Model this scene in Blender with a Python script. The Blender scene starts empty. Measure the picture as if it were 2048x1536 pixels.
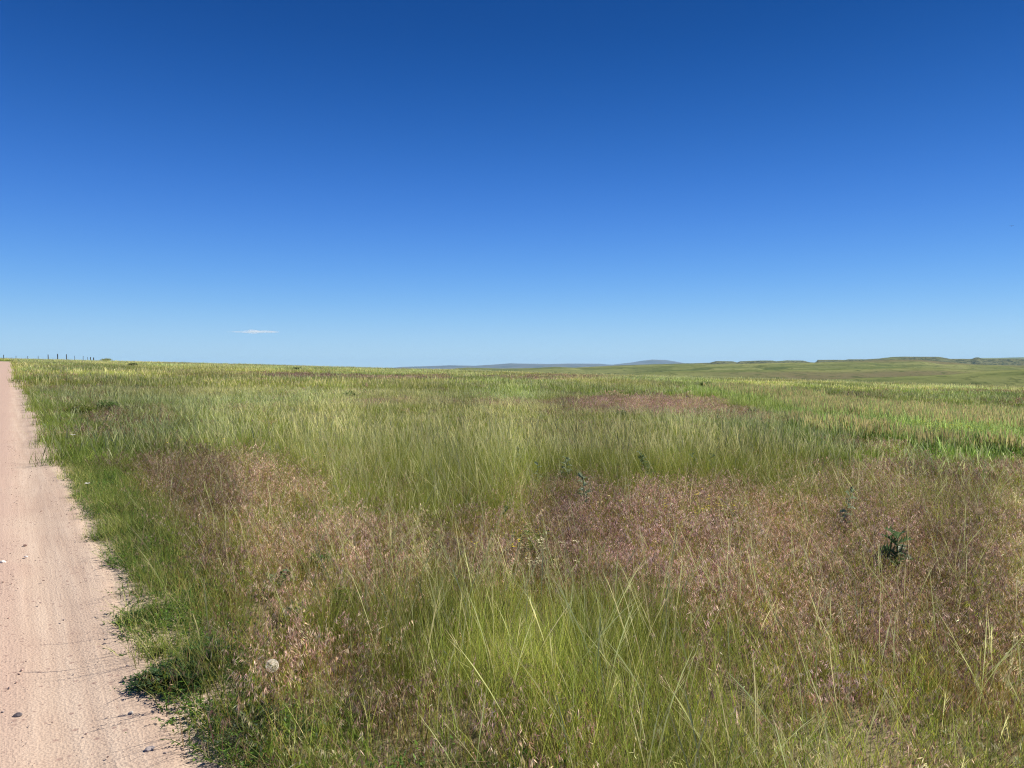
import bpy, math, random
import numpy as np
from mathutils import Vector

random.seed(7)
rng = np.random.default_rng(11)
S = bpy.context.scene
COL = S.collection
R = math.radians

# ------------------------------------------------------------------ camera, light, exposure
HFOV, PITCH, EYE = 68.0, 1.13, 1.6
F = 1024 / math.tan(R(HFOV / 2))           # focal length in pixels of the 2048 px wide photograph
cd = bpy.data.cameras.new('camera')
cam = bpy.data.objects.new('camera', cd)
COL.objects.link(cam)
cam.location = (0, 0, EYE)
cam.rotation_euler = (R(90 - PITCH), 0, 0)
cd.sensor_fit = 'HORIZONTAL'
cd.angle = R(HFOV)
cd.clip_start, cd.clip_end = 0.1, 120000
S.camera = cam

SUN_EL, SUN_AZ = 42.0, 56.0                # elevation; degrees to the right of the view direction
sd = Vector((math.sin(R(SUN_AZ)) * math.cos(R(SUN_EL)), math.cos(R(SUN_AZ)) * math.cos(R(SUN_EL)), math.sin(R(SUN_EL))))
sl = bpy.data.lights.new('sun', 'SUN')
sl.energy, sl.angle, sl.color = 4.2, R(0.53), (1.0, 0.94, 0.85)
so = bpy.data.objects.new('sun', sl)
COL.objects.link(so)
so.rotation_euler = sd.to_track_quat('Z', 'Y').to_euler()

W = bpy.data.worlds.new('World')
S.world = W
W.use_nodes = True
wn = W.node_tree
sky = wn.nodes.new('ShaderNodeTexSky')
sky.sky_type = 'NISHITA'
sky.sun_disc = False
sky.sun_elevation, sky.sun_rotation = R(SUN_EL), R(SUN_AZ)
sky.altitude, sky.air_density, sky.dust_density, sky.ozone_density = 1400, 1.0, 0.2, 3.0
# the clear, deep blue of a dry high plain: the sky model, evened out towards one gradient from horizon to zenith
wtc = wn.nodes.new('ShaderNodeTexCoord')
wsep = wn.nodes.new('ShaderNodeSeparateXYZ')
wn.links.new(wtc.outputs['Generated'], wsep.inputs[0])
wr = wn.nodes.new('ShaderNodeValToRGB')
wr.color_ramp.interpolation = 'LINEAR'
el = wr.color_ramp.elements
KEYS = np.array([(-.02, .53, .74, .90), (.025, .50, .735, .95), (.087, .215, .510, .97), (.145, .113, .345, .89), (.213, .057, .220, .74), (.32, .0185, .116, .475), (.434, .0052, .060, .292), (.7, .005, .05, .23), (1.0, .004, .042, .20)])
ZS = np.concatenate([np.linspace(0, .5, 25), [.6, .7, .85, 1.0]])
while len(el) < len(ZS):
    el.new(.5)
for e_, q_ in zip(el, ZS):
    w_ = np.exp(-((KEYS[:, 0] - q_) / .035) ** 2)
    lin = [np.exp(np.interp(np.linspace(q_ - .04, q_ + .04, 9), KEYS[:, 0], np.log(KEYS[:, c_ + 1])).mean()) for c_ in range(3)]
    e_.position, e_.color = float(q_), (*lin, 1)
wn.links.new(wsep.outputs['Z'], wr.inputs[0])
gain = wn.nodes.new('ShaderNodeMix')
gain.data_type, gain.blend_type = 'RGBA', 'MULTIPLY'
gain.inputs['Factor'].default_value = 1
SKY_STRENGTH = .10
gain.inputs['B'].default_value = (1 / SKY_STRENGTH,) * 3 + (1,)
wn.links.new(wr.outputs[0], gain.inputs['A'])
hs = wn.nodes.new('ShaderNodeHueSaturation')
hs.inputs['Saturation'].default_value = 1.45
hs.inputs['Value'].default_value = .70
wn.links.new(sky.outputs[0], hs.inputs['Color'])
mixs_ = wn.nodes.new('ShaderNodeMix')
mixs_.data_type = 'RGBA'
mixs_.inputs['Factor'].default_value = .86
wn.links.new(hs.outputs[0], mixs_.inputs['A'])
wn.links.new(gain.outputs['Result'], mixs_.inputs['B'])
bg = wn.nodes['Background']
wn.links.new(mixs_.outputs['Result'], bg.inputs['Color'])
bg.inputs['Strength'].default_value = SKY_STRENGTH * 2 ** -0.95

S.view_settings.view_transform = 'Standard'
S.view_settings.look = 'None'
S.view_settings.exposure = 0.95
S.view_settings.gamma = 1
S.view_settings.use_curve_mapping = False
S.render.engine = 'CYCLES'
S.cycles.use_denoising = True
S.cycles.denoiser = 'OPENIMAGEDENOISE'
S.cycles.denoising_input_passes = 'RGB_ALBEDO_NORMAL'
S.cycles.denoising_prefilter = 'NONE'
S.cycles.use_adaptive_sampling = False
S.cycles.filter_width = 1.15
S.cycles.max_bounces = 6
S.cycles.diffuse_bounces = 2
S.cycles.transmission_bounces = 4
S.cycles.volume_bounces = 1


# ------------------------------------------------------------------ helpers
def tag(o, label=None, cat=None, group=None, kind=None):
    for k, v in (('label', label), ('category', cat), ('group', group), ('kind', kind)):
        if v:
            o[k] = v
    return o


def link(o, parent=None):
    COL.objects.link(o)
    if parent is not None:
        o.parent = parent
    return o


def np_mesh(name, v, f, col=None, smooth=False):
    """verts (n,3), faces list or (m,k) array, optional per-vertex colour"""
    me = bpy.data.meshes.new(name)
    v = np.asarray(v, dtype=np.float32)
    if isinstance(f, np.ndarray):
        m, k = f.shape
        me.vertices.add(len(v))
        me.vertices.foreach_set('co', v.ravel())
        me.loops.add(m * k)
        me.loops.foreach_set('vertex_index', f.astype(np.int32).ravel())
        me.polygons.add(m)
        me.polygons.foreach_set('loop_start', np.arange(0, m * k, k, dtype=np.int32))
        me.polygons.foreach_set('loop_total', np.full(m, k, dtype=np.int32))
        me.update(calc_edges=True)
    else:
        me.from_pydata(v.tolist(), [], f)
    if col is not None:
        a = me.attributes.new('col', 'FLOAT_COLOR', 'POINT')
        c = np.ones((len(v), 4), dtype=np.float32)
        c[:, :3] = col
        a.data.foreach_set('color', c.ravel())
    if smooth:
        me.polygons.foreach_set('use_smooth', np.ones(len(me.polygons), dtype=bool))
    return me


def empty(name, loc, rz=0.0):
    o = bpy.data.objects.new(name, None)
    o.location = loc
    o.rotation_euler = (0, 0, rz)
    o.empty_display_size = 0.1
    return link(o)


def _hash(ix, iy, seed):
    h = (ix.astype(np.int64) * 374761393 + iy.astype(np.int64) * 668265263 + seed * 982451653) & 0x7fffffff
    h = ((h ^ (h >> 13)) * 1274126177) & 0x7fffffff
    h = h ^ (h >> 16)
    return (h & 0xffffff) / float(0xffffff)


def vnoise(x, y, seed=0):
    x, y = np.asarray(x, float), np.asarray(y, float)
    ix, iy = np.floor(x), np.floor(y)
    fx, fy = x - ix, y - iy
    fx, fy = fx * fx * (3 - 2 * fx), fy * fy * (3 - 2 * fy)
    a, b = _hash(ix, iy, seed), _hash(ix + 1, iy, seed)
    c, d = _hash(ix, iy + 1, seed), _hash(ix + 1, iy + 1, seed)
    return (a * (1 - fx) + b * fx) * (1 - fy) + (c * (1 - fx) + d * fx) * fy


def fbm(x, y, seed=0, octv=4):
    t, a, n = 0, 1.0, 0
    for i in range(octv):
        t = t + a * vnoise(x * 2 ** i, y * 2 ** i, seed + 17 * i)
        n += a
        a *= 0.5
    return t / n                                            # 0..1, mean .5


def sstep(a, b, x):
    t = np.clip((x - a) / (b - a), 0, 1)
    return t * t * (3 - 2 * t)


# ------------------------------------------------------------------ terrain
RX, RY, RS = -1.28, 3.04, -0.66                             # right edge of the road: x = RX + RS (y - RY)
_l = math.hypot(RS, 1)
RD, RN = (RS / _l, 1 / _l), (1 / _l, -RS / _l)              # along the road; to its right


def road_e(x, y):                                           # metres to the right of the road's right edge
    return (x - RX) * RN[0] + (y - RY) * RN[1]


def road_s(x, y):
    return (x - RX) * RD[0] + (y - RY) * RD[1]


def crest(th):
    return np.interp(th, [-180, -70, -34, -28, -20, -10, 0, 20, 34, 60, 180], [220, 230, 250, 232, 205, 172, 150, 130, 110, 105, 220])


def ground_z(x, y):
    x, y = np.asarray(x, float), np.asarray(y, float)
    r = np.hypot(x, y) + 1e-6
    rc = crest(np.degrees(np.arctan2(x, y)))
    k = np.minimum(1, (rc + 80) / r)
    z = 0.004 * y * k - 0.024 * 600 * np.tanh(x * k / 600)
    d = np.maximum(r - rc, 0)
    z = z - 1.0 * z * sstep(100, 500, d) - 15 * (1 - np.exp(-(d / 150) ** 2))
    e = road_e(x, y)
    amp = np.clip((r - 3) / 30, 0, 1) * np.clip(np.abs(e + 1.5) / 4 - .4, 0, 1)
    z = z + amp * (0.35 * (fbm(x / 28, y / 28, 3, 3) - .5) + 0.10 * (fbm(x / 5, y / 5, 5, 2) - .5))
    z = z + 6 * sstep(300, 1500, r) * (fbm(x / 400, y / 400, 9, 3) - .5)
    return z


def px_dir(px, py):
    X, Z = (px - 1024) / F, (768 - py) / F
    p = R(PITCH)
    return X, math.cos(p) + Z * math.sin(p), -math.sin(p) + Z * math.cos(p)


def at(px, py, h=0.0):
    """the ground point (raised by h) that is seen at this place of the photograph"""
    dx, dy, dz = px_dir(px, py)
    t = 1.0
    step = 1.0
    prev = t
    while t < 400:
        z = float(ground_z(dx * t, dy * t)) + h
        if EYE + dz * t < z:
            lo, hi = prev, t
            for _ in range(24):
                m = (lo + hi) / 2
                if EYE + dz * m < float(ground_z(dx * m, dy * m)) + h:
                    hi = m
                else:
                    lo = m
            t = hi
            return dx * t, dy * t
        prev = t
        t *= 1.04
    return dx * 230, dy * 230


# ------------------------------------------------------------------ materials
def mat(name):
    m = bpy.data.materials.new(name)
    m.use_nodes = True
    nt = m.node_tree
    return m, nt, nt.nodes['Principled BSDF']


def nd(nt, t, **kw):
    n = nt.nodes.new(t)
    for k, v in kw.items():
        if k.startswith('i_'):
            n.inputs[k[2:].replace('_', ' ')].default_value = v
        else:
            setattr(n, k, v)
    return n


def mixc(nt, fac, a, b, mode='MIX'):
    n = nt.nodes.new('ShaderNodeMix')
    n.data_type = 'RGBA'
    n.blend_type = mode
    for sock, v in ((n.inputs['Factor'], fac), (n.inputs['A'], a), (n.inputs['B'], b)):
        if hasattr(v, 'is_output'):
            nt.links.new(v, sock)
        elif isinstance(v, (int, float)):
            sock.default_value = v
        else:
            sock.default_value = (*v, 1)
    return n.outputs['Result']


def ramp(nt, src, lo, hi):
    n = nd(nt, 'ShaderNodeMapRange', interpolation_type='SMOOTHSTEP')
    n.inputs['From Min'].default_value = lo
    n.inputs['From Max'].default_value = hi
    nt.links.new(src, n.inputs['Value'])
    return n.outputs[0]


def noise(nt, vec, scale, detail=4, rough=.55):
    n = nd(nt, 'ShaderNodeTexNoise', i_Scale=scale, i_Detail=detail, i_Roughness=rough)
    nt.links.new(vec, n.inputs['Vector'])
    return n.outputs['Fac']


def foliage_mat(name='foliage', trans=.36, spec=.12, rough=.5, var=.35):
    """colour comes from each mesh's own col attribute; a plant varies a little from its neighbours"""
    m, nt, p = mat(name)
    a = nd(nt, 'ShaderNodeAttribute', attribute_name='col')
    tint = nd(nt, 'ShaderNodeAttribute', attribute_name='tint', attribute_type='INSTANCER')
    oi = nd(nt, 'ShaderNodeObjectInfo')
    mr = nd(nt, 'ShaderNodeMapRange')
    mr.inputs['To Min'].default_value, mr.inputs['To Max'].default_value = 1 - var, 1 + var
    nt.links.new(oi.outputs['Random'], mr.inputs['Value'])
    hsv = nd(nt, 'ShaderNodeHueSaturation')
    nt.links.new(mr.outputs[0], hsv.inputs['Value'])
    c = mixc(nt, 1.0, a.outputs['Color'], tint.outputs['Color'], 'MULTIPLY')
    nt.links.new(c, hsv.inputs['Color'])
    c = hsv.outputs[0]
    nt.links.new(c, p.inputs['Base Color'])
    p.inputs['Roughness'].default_value = rough
    p.inputs['Specular IOR Level'].default_value = spec
    tr = nd(nt, 'ShaderNodeBsdfTranslucent')
    nt.links.new(c, tr.inputs['Color'])
    mx = nd(nt, 'ShaderNodeMixShader')
    mx.inputs[0].default_value = trans
    nt.links.new(p.outputs[0], mx.inputs[1])
    nt.links.new(tr.outputs[0], mx.inputs[2])
    nt.links.new(mx.outputs[0], nt.nodes['Material Output'].inputs['Surface'])
    return m


def plant_mat(name, var=.15):
    m, nt, p = mat(name)
    a = nd(nt, 'ShaderNodeAttribute', attribute_name='col')
    tc = nd(nt, 'ShaderNodeTexCoord')
    n = noise(nt, tc.outputs['Object'], 60, 2)
    c = mixc(nt, ramp(nt, n, .3, .7), (1 - var,) * 3, (1 + var,) * 3)
    c = mixc(nt, 1.0, a.outputs['Color'], c, 'MULTIPLY')
    nt.links.new(c, p.inputs['Base Color'])
    p.inputs['Roughness'].default_value = .45
    p.inputs['Specular IOR Level'].default_value = .12
    tr = nd(nt, 'ShaderNodeBsdfTranslucent')
    nt.links.new(c, tr.inputs['Color'])
    mx = nd(nt, 'ShaderNodeMixShader')
    mx.inputs[0].default_value = .36
    nt.links.new(p.outputs[0], mx.inputs[1])
    nt.links.new(tr.outputs[0], mx.inputs[2])
    nt.links.new(mx.outputs[0], nt.nodes['Material Output'].inputs['Surface'])
    return m


M_GRASS = foliage_mat()
M_PLANT = plant_mat('plant')


def ground_mat():
    m, nt, p = mat('prairie_soil')
    g = nd(nt, 'ShaderNodeNewGeometry')
    pos = g.outputs['Position']
    dirt = nd(nt, 'ShaderNodeAttribute', attribute_name='dirt')
    far = nd(nt, 'ShaderNodeAttribute', attribute_name='far')
    n1 = noise(nt, pos, 0.02, 6)
    n2 = noise(nt, pos, 0.006, 5)
    n3 = noise(nt, pos, 9.0, 6, .7)
    n4 = noise(nt, pos, 70.0, 3, .7)
    # bare soil and thatch between the near plants
    thatch = mixc(nt, ramp(nt, n3, .35, .65), (.10, .08, .045), (.22, .18, .10))
    thatch = mixc(nt, ramp(nt, n4, .4, .7), thatch, (.26, .21, .12))
    # grass too far off to tell apart
    meadow = mixc(nt, ramp(nt, n1, .35, .65), (.115, .135, .045), (.17, .18, .075))
    meadow = mixc(nt, ramp(nt, n2, .50, .66), meadow, (.15, .115, .07))
    c = mixc(nt, far.outputs['Fac'], thatch, meadow)
    sand = mixc(nt, ramp(nt, n3, .3, .7), (.45, .345, .26), (.50, .395, .30))
    sand = mixc(nt, ramp(nt, n4, .55, .85), sand, (.38, .27, .2))
    c = mixc(nt, dirt.outputs['Fac'], c, sand)
    nt.links.new(c, p.inputs['Base Color'])
    p.inputs['Roughness'].default_value = .95
    p.inputs['Specular IOR Level'].default_value = .1
    b = nd(nt, 'ShaderNodeBump', i_Strength=.6, i_Distance=.03)
    nt.links.new(n3, b.inputs['Height'])
    nt.links.new(b.outputs[0], p.inputs['Normal'])
    return m


def polar_mesh(name, rad, th):
    """heightfield grid round the camera's foot; th in degrees from +y to the right"""
    T, RR = np.meshgrid(np.radians(th), rad)
    return (RR * np.sin(T)).ravel(), (RR * np.cos(T)).ravel(), len(rad), len(th)


def grid_faces(nr, nc, wrap=False):
    i, j = np.meshgrid(np.arange(nr - 1), np.arange(nc if wrap else nc - 1), indexing='ij')
    j2 = (j + 1) % nc
    return np.stack([i * nc + j, (i) * nc + j2, (i + 1) * nc + j2, (i + 1) * nc + j], -1).reshape(-1, 4)


def scalar_attr(me, name, val):
    a = me.attributes.new(name, 'FLOAT', 'POINT')
    a.data.foreach_set('value', np.asarray(val, dtype=np.float32))


# ------------------------------------------------------------------ the ground
rad = np.concatenate([[0.02], np.geomspace(0.6, 420, 190), np.geomspace(450, 24000, 60)])
th = np.concatenate([np.arange(-50, 50, .5), np.arange(50, 310, 5)])
x, y, nr, nc = polar_mesh('ground', rad, th)
z = ground_z(x, y)
_e, _s = road_e(x, y), road_s(x, y)
z = z - .10 * sstep(-.12, -.45, _e) * sstep(-6.15, -5.7, _e) * sstep(190, 180, _s)
me = np_mesh('ground', np.stack([x, y, z], 1), grid_faces(nr, nc, True)[:, ::-1], smooth=True)
e = road_e(x, y)
ss = road_s(x, y)
scalar_attr(me, 'dirt', sstep(.45, -.05, e + .5 * (fbm(x * 1.5, y * 1.5, 21, 3) - .5)) * sstep(-7.4, -6.6, e) * sstep(196, 186, ss))
scalar_attr(me, 'far', sstep(60, 180, np.hypot(x, y)))
ground = link(bpy.data.objects.new('ground', me))
me.materials.append(ground_mat())
tag(ground, 'dry prairie ground under the grass reaching to the horizon', 'ground', kind='structure')


# ------------------------------------------------------------------ the dirt road
def road_mat():
    m, nt, p = mat('packed_sand')
    tc = nd(nt, 'ShaderNodeTexCoord')
    obj = tc.outputs['Object']
    sep = nd(nt, 'ShaderNodeSeparateXYZ')
    nt.links.new(obj, sep.inputs[0])
    mp = nd(nt, 'ShaderNodeMapping')
    mp.inputs['Scale'].default_value = (1, .04, 1)
    nt.links.new(obj, mp.inputs['Vector'])
    streak = noise(nt, mp.outputs[0], 10, 6, .65)
    big = noise(nt, obj, 1.3, 5, .6)
    fine = noise(nt, obj, 110, 4, .75)
    grit = nd(nt, 'ShaderNodeTexVoronoi', feature='F1', i_Scale=75)
    nt.links.new(obj, grit.inputs['Vector'])
    grit2 = nd(nt, 'ShaderNodeTexVoronoi', feature='F1', i_Scale=28)
    nt.links.new(obj, grit2.inputs['Vector'])
    c = mixc(nt, ramp(nt, big, .3, .7), (.415, .305, .228), (.465, .358, .270))
    c = mixc(nt, ramp(nt, streak, .40, .68), c, (.51, .40, .305))
    # pinker loose gravel away from the verge, where wheels do not run
    wob = nd(nt, 'ShaderNodeMath', operation='MULTIPLY_ADD')
    nt.links.new(big, wob.inputs[0])
    wob.inputs[1].default_value = .35
    nt.links.new(sep.outputs['X'], wob.inputs[2])
    loose = ramp(nt, wob.outputs[0], -.25, -.60)
    c = mixc(nt, loose, c, (.44, .315, .245))
    c = mixc(nt, ramp(nt, fine, .50, .74), c, (.30, .205, .155))
    c = mixc(nt, ramp(nt, fine, .42, .20), c, (.66, .52, .41))
    sel = nd(nt, 'ShaderNodeSeparateColor')
    nt.links.new(grit2.outputs['Color'], sel.inputs[0])
    rare = nd(nt, 'ShaderNodeMath', operation='GREATER_THAN')
    nt.links.new(sel.outputs[0], rare.inputs[0])
    rare.inputs[1].default_value = .86
    spot = ramp(nt, grit2.outputs['Distance'], .42, .2)
    k = nd(nt, 'ShaderNodeMath', operation='MULTIPLY')
    nt.links.new(spot, k.inputs[0])
    nt.links.new(rare.outputs[0], k.inputs[1])
    c = mixc(nt, k.outputs[0], c, (.31, .215, .17))
    nt.links.new(c, p.inputs['Base Color'])
    p.inputs['Roughness'].default_value = .9
    p.inputs['Specular IOR Level'].default_value = .15
    b = nd(nt, 'ShaderNodeBump', i_Strength=.5, i_Distance=.006)
    hsum = nd(nt, 'ShaderNodeMath', operation='MULTIPLY_ADD')
    nt.links.new(fine, hsum.inputs[0])
    hsum.inputs[1].default_value = .7
    nt.links.new(grit.outputs['Distance'], hsum.inputs[2])
    nt.links.new(hsum.outputs[0], b.inputs['Height'])
    b2 = nd(nt, 'ShaderNodeBump', i_Strength=.25, i_Distance=.03)
    nt.links.new(streak, b2.inputs['Height'])
    nt.links.new(b2.outputs[0], b.inputs['Normal'])
    nt.links.new(b.outputs[0], p.inputs['Normal'])
    return m


ROAD_W = 6.2
bend = 178.0
sv = np.concatenate([np.arange(-6, 20, .12), np.arange(20, 60, .4), np.arange(60, 260, 2.0)])
acr = np.concatenate([-np.arange(0, 1.2, .06), -np.linspace(1.2, ROAD_W, 20)])
SV, AC = np.meshgrid(sv, acr, indexing='ij')
ragged = .06 * (fbm(SV * .8, SV * 0 + 3.3, 31, 3) - .5) * 2 + .03 * (vnoise(SV * 5, SV * 0, 33) - .5)
off = np.where(AC > -ROAD_W / 2, -ragged, ragged) * np.clip(1 - np.minimum(-AC, ROAD_W + AC) / .3, 0, 1)
# beyond the rise the road bends away to the left
over = np.maximum(SV - bend, 0)
shift = -(over ** 2) / 26.0
A = AC + off + shift
X = RX + RD[0] * SV + RN[0] * A
Y = RY + RD[1] * SV + RN[1] * A
Z = ground_z(X, Y) + .012
Z = Z + .05 * np.exp(-((AC + ROAD_W / 2) / 1.6) ** 2)
Z = Z - .018 * np.exp(-((AC + .42) / .18) ** 2) - .018 * np.exp(-((AC + 2.0) / .2) ** 2)
Z = Z + .02 * (fbm(X * 1.2, Y * 1.2, 41, 3) - .5) * np.clip(-AC / .3, 0, 1)
edge = (np.abs(AC) < 1e-6) | (np.abs(AC + ROAD_W) < 1e-6)
Z = np.where(edge, Z - .02, Z)
ang = math.atan2(RS, 1.0)                                    # the road's own axes: x across, y along
dxl, dyl = X - RX, Y - RY
lx = dxl * RN[0] + dyl * RN[1]
ly = dxl * RD[0] + dyl * RD[1]
me = np_mesh('dirt_road', np.stack([lx.ravel(), ly.ravel(), Z.ravel()], 1), grid_faces(len(sv), len(acr)), smooth=True)
road = link(bpy.data.objects.new('dirt_road', me))
road.location = (RX, RY, 0)
road.rotation_euler = (0, 0, -ang if False else math.atan2(RN[1], RN[0]))
me.materials.append(road_mat())
tag(road, 'pinkish sandy dirt road running up to the left skyline', 'dirt road', kind='structure')


# ------------------------------------------------------------------ hills and mountains
def layer(u, y, prof, D, wf, wb, zb):
    """a ridge that stands D metres ahead, its crest line given by (photo x, photo y) pairs"""
    px = u * F + 1024
    pts = np.array(prof, float)
    hp = np.interp(px, pts[:, 0], pts[:, 1])
    H = EYE + (738 - hp) / F * D
    t = np.where(y < D, 1 - (D - y) / wf, 1 - (y - D) / wb)
    t = np.clip(t, 0, 1)
    t = t * t * (3 - 2 * t)
    return zb + (H - zb) * t


NOSE = [(0, 775), (1500, 775), (1640, 760), (1800, 753), (1900, 749), (1960, 743), (2048, 738), (2200, 735), (2700, 745)]
ROLL = [(0, 770), (1100, 760), (1350, 742), (1550, 739), (1750, 737), (1850, 735), (2048, 742), (2400, 740), (2800, 760)]
BIG = [(0, 760), (820, 745), (1050, 739), (1200, 734), (1340, 730), (1500, 727), (1620, 725), (1700, 722), (1785, 719.5), (1840, 720), (1950, 729), (2048, 731), (2300, 728), (2800, 745)]
KNOLL = [(-400, 742), (760, 742), (900, 737.5), (935, 735), (1000, 737), (1060, 736), (1110, 733.5), (1150, 735), (1230, 731), (1310, 728), (1400, 728), (1600, 735), (2800, 742)]
RIDGE = [(-400, 745), (1150, 742), (1250, 731), (1330, 728), (1350, 727), (1420, 725.5), (1424, 724), (1432, 722), (1466, 722.5), (1474, 725), (1480, 722.5), (1520, 721), (1545, 721), (1552, 722.5), (1575, 720.5),
         (1606, 721), (1620, 724.5), (1631, 725), (1635, 719.5), (1690, 719.5), (1696, 718.5), (1733, 718.5), (1738, 718), (1758, 717), (1764, 716), (1782, 714), (1800, 713.2), (1878, 713.6), (1900, 717.5), (1944, 717.5), (1951, 714.5),
         (1957, 714.5), (1966, 718), (2048, 717), (2200, 714), (2800, 735)]
FARPLAIN = [(-400, 745), (1850, 742), (1950, 716.5), (2048, 714.5), (2300, 714), (2800, 740)]

rad = np.concatenate([np.geomspace(330, 3000, 150), np.linspace(3030, 4400, 60), np.geomspace(4500, 10500, 40)])
th = np.arange(-48, 48.01, .09)
x, y, nr, nc = polar_mesh('hills', rad, th)
u = x / y
zg = ground_z(x, y) - 1.5
n1 = fbm(x / 120, y / 120, 51, 4) - .5
n2 = fbm(x / 45, y / 45, 57, 4) - .5
gul = np.abs(fbm(x / 210, y / 160, 61, 4) - .5) * 2
zz = zg.copy()
for prof, D, wf, wb, rough, g in ((NOSE, 560, 190, 200, 1.2, 1.0), (ROLL, 900, 330, 300, 2.6, 2.0), (BIG, 1700, 900, 500, 5, 7), (KNOLL, 2600, 500, 500, 3, 2), (RIDGE, 3700, 420, 400, 3, 15), (FARPLAIN, 8200, 1200, 1500, 8, 0)):
    l = layer(u, y, prof, D, wf, wb, -40)
    fade = np.clip(np.abs(y - D) / (wf * .25), 0.12, 1)
    l = l + fade * (rough * n1 * 2 + rough * .5 * n2) - g * np.clip(1 - gul * 4, 0, 1) * np.clip((D - y) / wf * 4, 0, 1) * (y < D)
    zz = np.maximum(zz, l)
me = np_mesh('hills', np.stack([x, y, zz], 1), grid_faces(nr, nc)[:, ::-1], smooth=True)
hills = link(bpy.data.objects.new('hills', me))


def hills_mat():
    m, nt, p = mat('hill_grass')
    g = nd(nt, 'ShaderNodeNewGeometry')
    pos = g.outputs['Position']
    mp = nd(nt, 'ShaderNodeMapping')
    mp.inputs['Scale'].default_value = (.22, 1, 1)
    nt.links.new(pos, mp.inputs['Vector'])
    n1 = noise(nt, mp.outputs[0], .012, 7, .65)
    n2 = noise(nt, mp.outputs[0], .0035, 5, .6)
    n3 = noise(nt, pos, .08, 5, .7)
    c = mixc(nt, ramp(nt, n1, .35, .65), (.095, .125, .042), (.235, .245, .095))
    c = mixc(nt, ramp(nt, n2, .50, .66), c, (.155, .135, .075))
    c = mixc(nt, ramp(nt, n3, .50, .68), c, (.075, .095, .036))
    rug = nd(nt, 'ShaderNodeAttribute', attribute_name='scrub')
    scrub = mixc(nt, ramp(nt, n3, .38, .60), (.040, .056, .026), (.18, .18, .085))
    c = mixc(nt, rug.outputs['Fac'], c, scrub)
    nt.links.new(c, p.inputs['Base Color'])
    p.inputs['Roughness'].default_value = 1
    p.inputs['Specular IOR Level'].default_value = 0
    b = nd(nt, 'ShaderNodeBump', i_Strength=.8, i_Distance=2.0)
    nt.links.new(n3, b.inputs['Height'])
    nt.links.new(b.outputs[0], p.inputs['Normal'])
    return m


scalar_attr(me, 'scrub', sstep(3150, 3450, y + 260 * (fbm(x / 260, y / 260, 71, 4) - .5)) * sstep(.36, .56, fbm(x / 130, y / 130, 73, 3) + .12 * sstep(3400, 3650, y)) * sstep(5500, 4500, y))
me.materials.append(hills_mat())
tag(hills, 'rolling green hills with dark rocky rims on the right skyline', 'hills', kind='structure')

MTN_A = [(-400, 745), (700, 741), (770, 737.5), (800, 734), (860, 732), (900, 730.5), (950, 731.5), (990, 729), (1020, 726.8), (1060, 727.5), (1100, 728), (1140, 727), (1200, 727.5), (1215, 729), (1300, 733), (1500, 741), (2800, 745)]
MTN_B = [(-400, 745), (1150, 741), (1235, 728), (1262, 725), (1280, 722), (1305, 719), (1318, 720), (1330, 720), (1350, 723), (1372, 727), (1440, 731), (1550, 741), (2800, 745)]
rad = np.linspace(12300, 21000, 90)
th = np.arange(-20, 22, .05)
x, y, nr, nc = polar_mesh('mountains', rad, th)
u = x / y
zz = np.full_like(x, -35.0)
rn = 1 - np.abs(fbm(x / 900, y / 1500, 81, 5) - .5) * 3
for prof, D, wf in ((MTN_A, 15500, 2400), (MTN_B, 18500, 2600)):
    l = layer(u, y, prof, D, wf, 1800, -40)
    l = l + np.clip((l + 40) / 200, 0, 1) * (70 * (rn - .6) * np.clip(np.abs(y - D) / 1200, .10, 1))
    zz = np.maximum(zz, l)
me = np_mesh('mountains', np.stack([x, y, zz], 1), grid_faces(nr, nc)[:, ::-1], smooth=True)
mtn = link(bpy.data.objects.new('mountains', me))
m, nt, p = mat('mountain_rock')
g = nd(nt, 'ShaderNodeNewGeometry')
n1 = noise(nt, g.outputs['Position'], .003, 6, .65)
nt.links.new(mixc(nt, ramp(nt, n1, .35, .65), (.03, .04, .04), (.085, .085, .075)), p.inputs['Base Color'])
p.inputs['Roughness'].default_value = 1
me.materials.append(m)
tag(mtn, 'hazy blue mountains low on the horizon behind the meadow', 'mountains', kind='structure')

# ------------------------------------------------------------------ air
HX, HY0, HY1, HZ0, HZ1 = 20000, -1500, 23000, -70, 290
v = [(sx * HX, yy, zz_) for zz_ in (HZ0, HZ1) for yy in (HY0, HY1) for sx in (-1, 1)]
f = [(0, 2, 3, 1), (4, 5, 7, 6), (0, 1, 5, 4), (2, 6, 7, 3), (0, 4, 6, 2), (1, 3, 7, 5)]
me = np_mesh('haze', v, f)
haze = link(bpy.data.objects.new('haze', me))
m = bpy.data.materials.new('haze')
m.use_nodes = True
nt = m.node_tree
nt.nodes.remove(nt.nodes['Principled BSDF'])
pv = nt.nodes.new('ShaderNodeVolumePrincipled')
pv.inputs['Color'].default_value = (.40, .68, 1.0, 1)
pv.inputs['Density'].default_value = 2.8e-5
pv.inputs['Anisotropy'].default_value = 0.0
nt.links.new(pv.outputs[0], nt.nodes['Material Output'].inputs['Volume'])
m.cycles.homogeneous_volume = True
me.materials.append(m)
tag(haze, 'thin blue haze of distance over the whole prairie', 'haze', kind='stuff')


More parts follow.
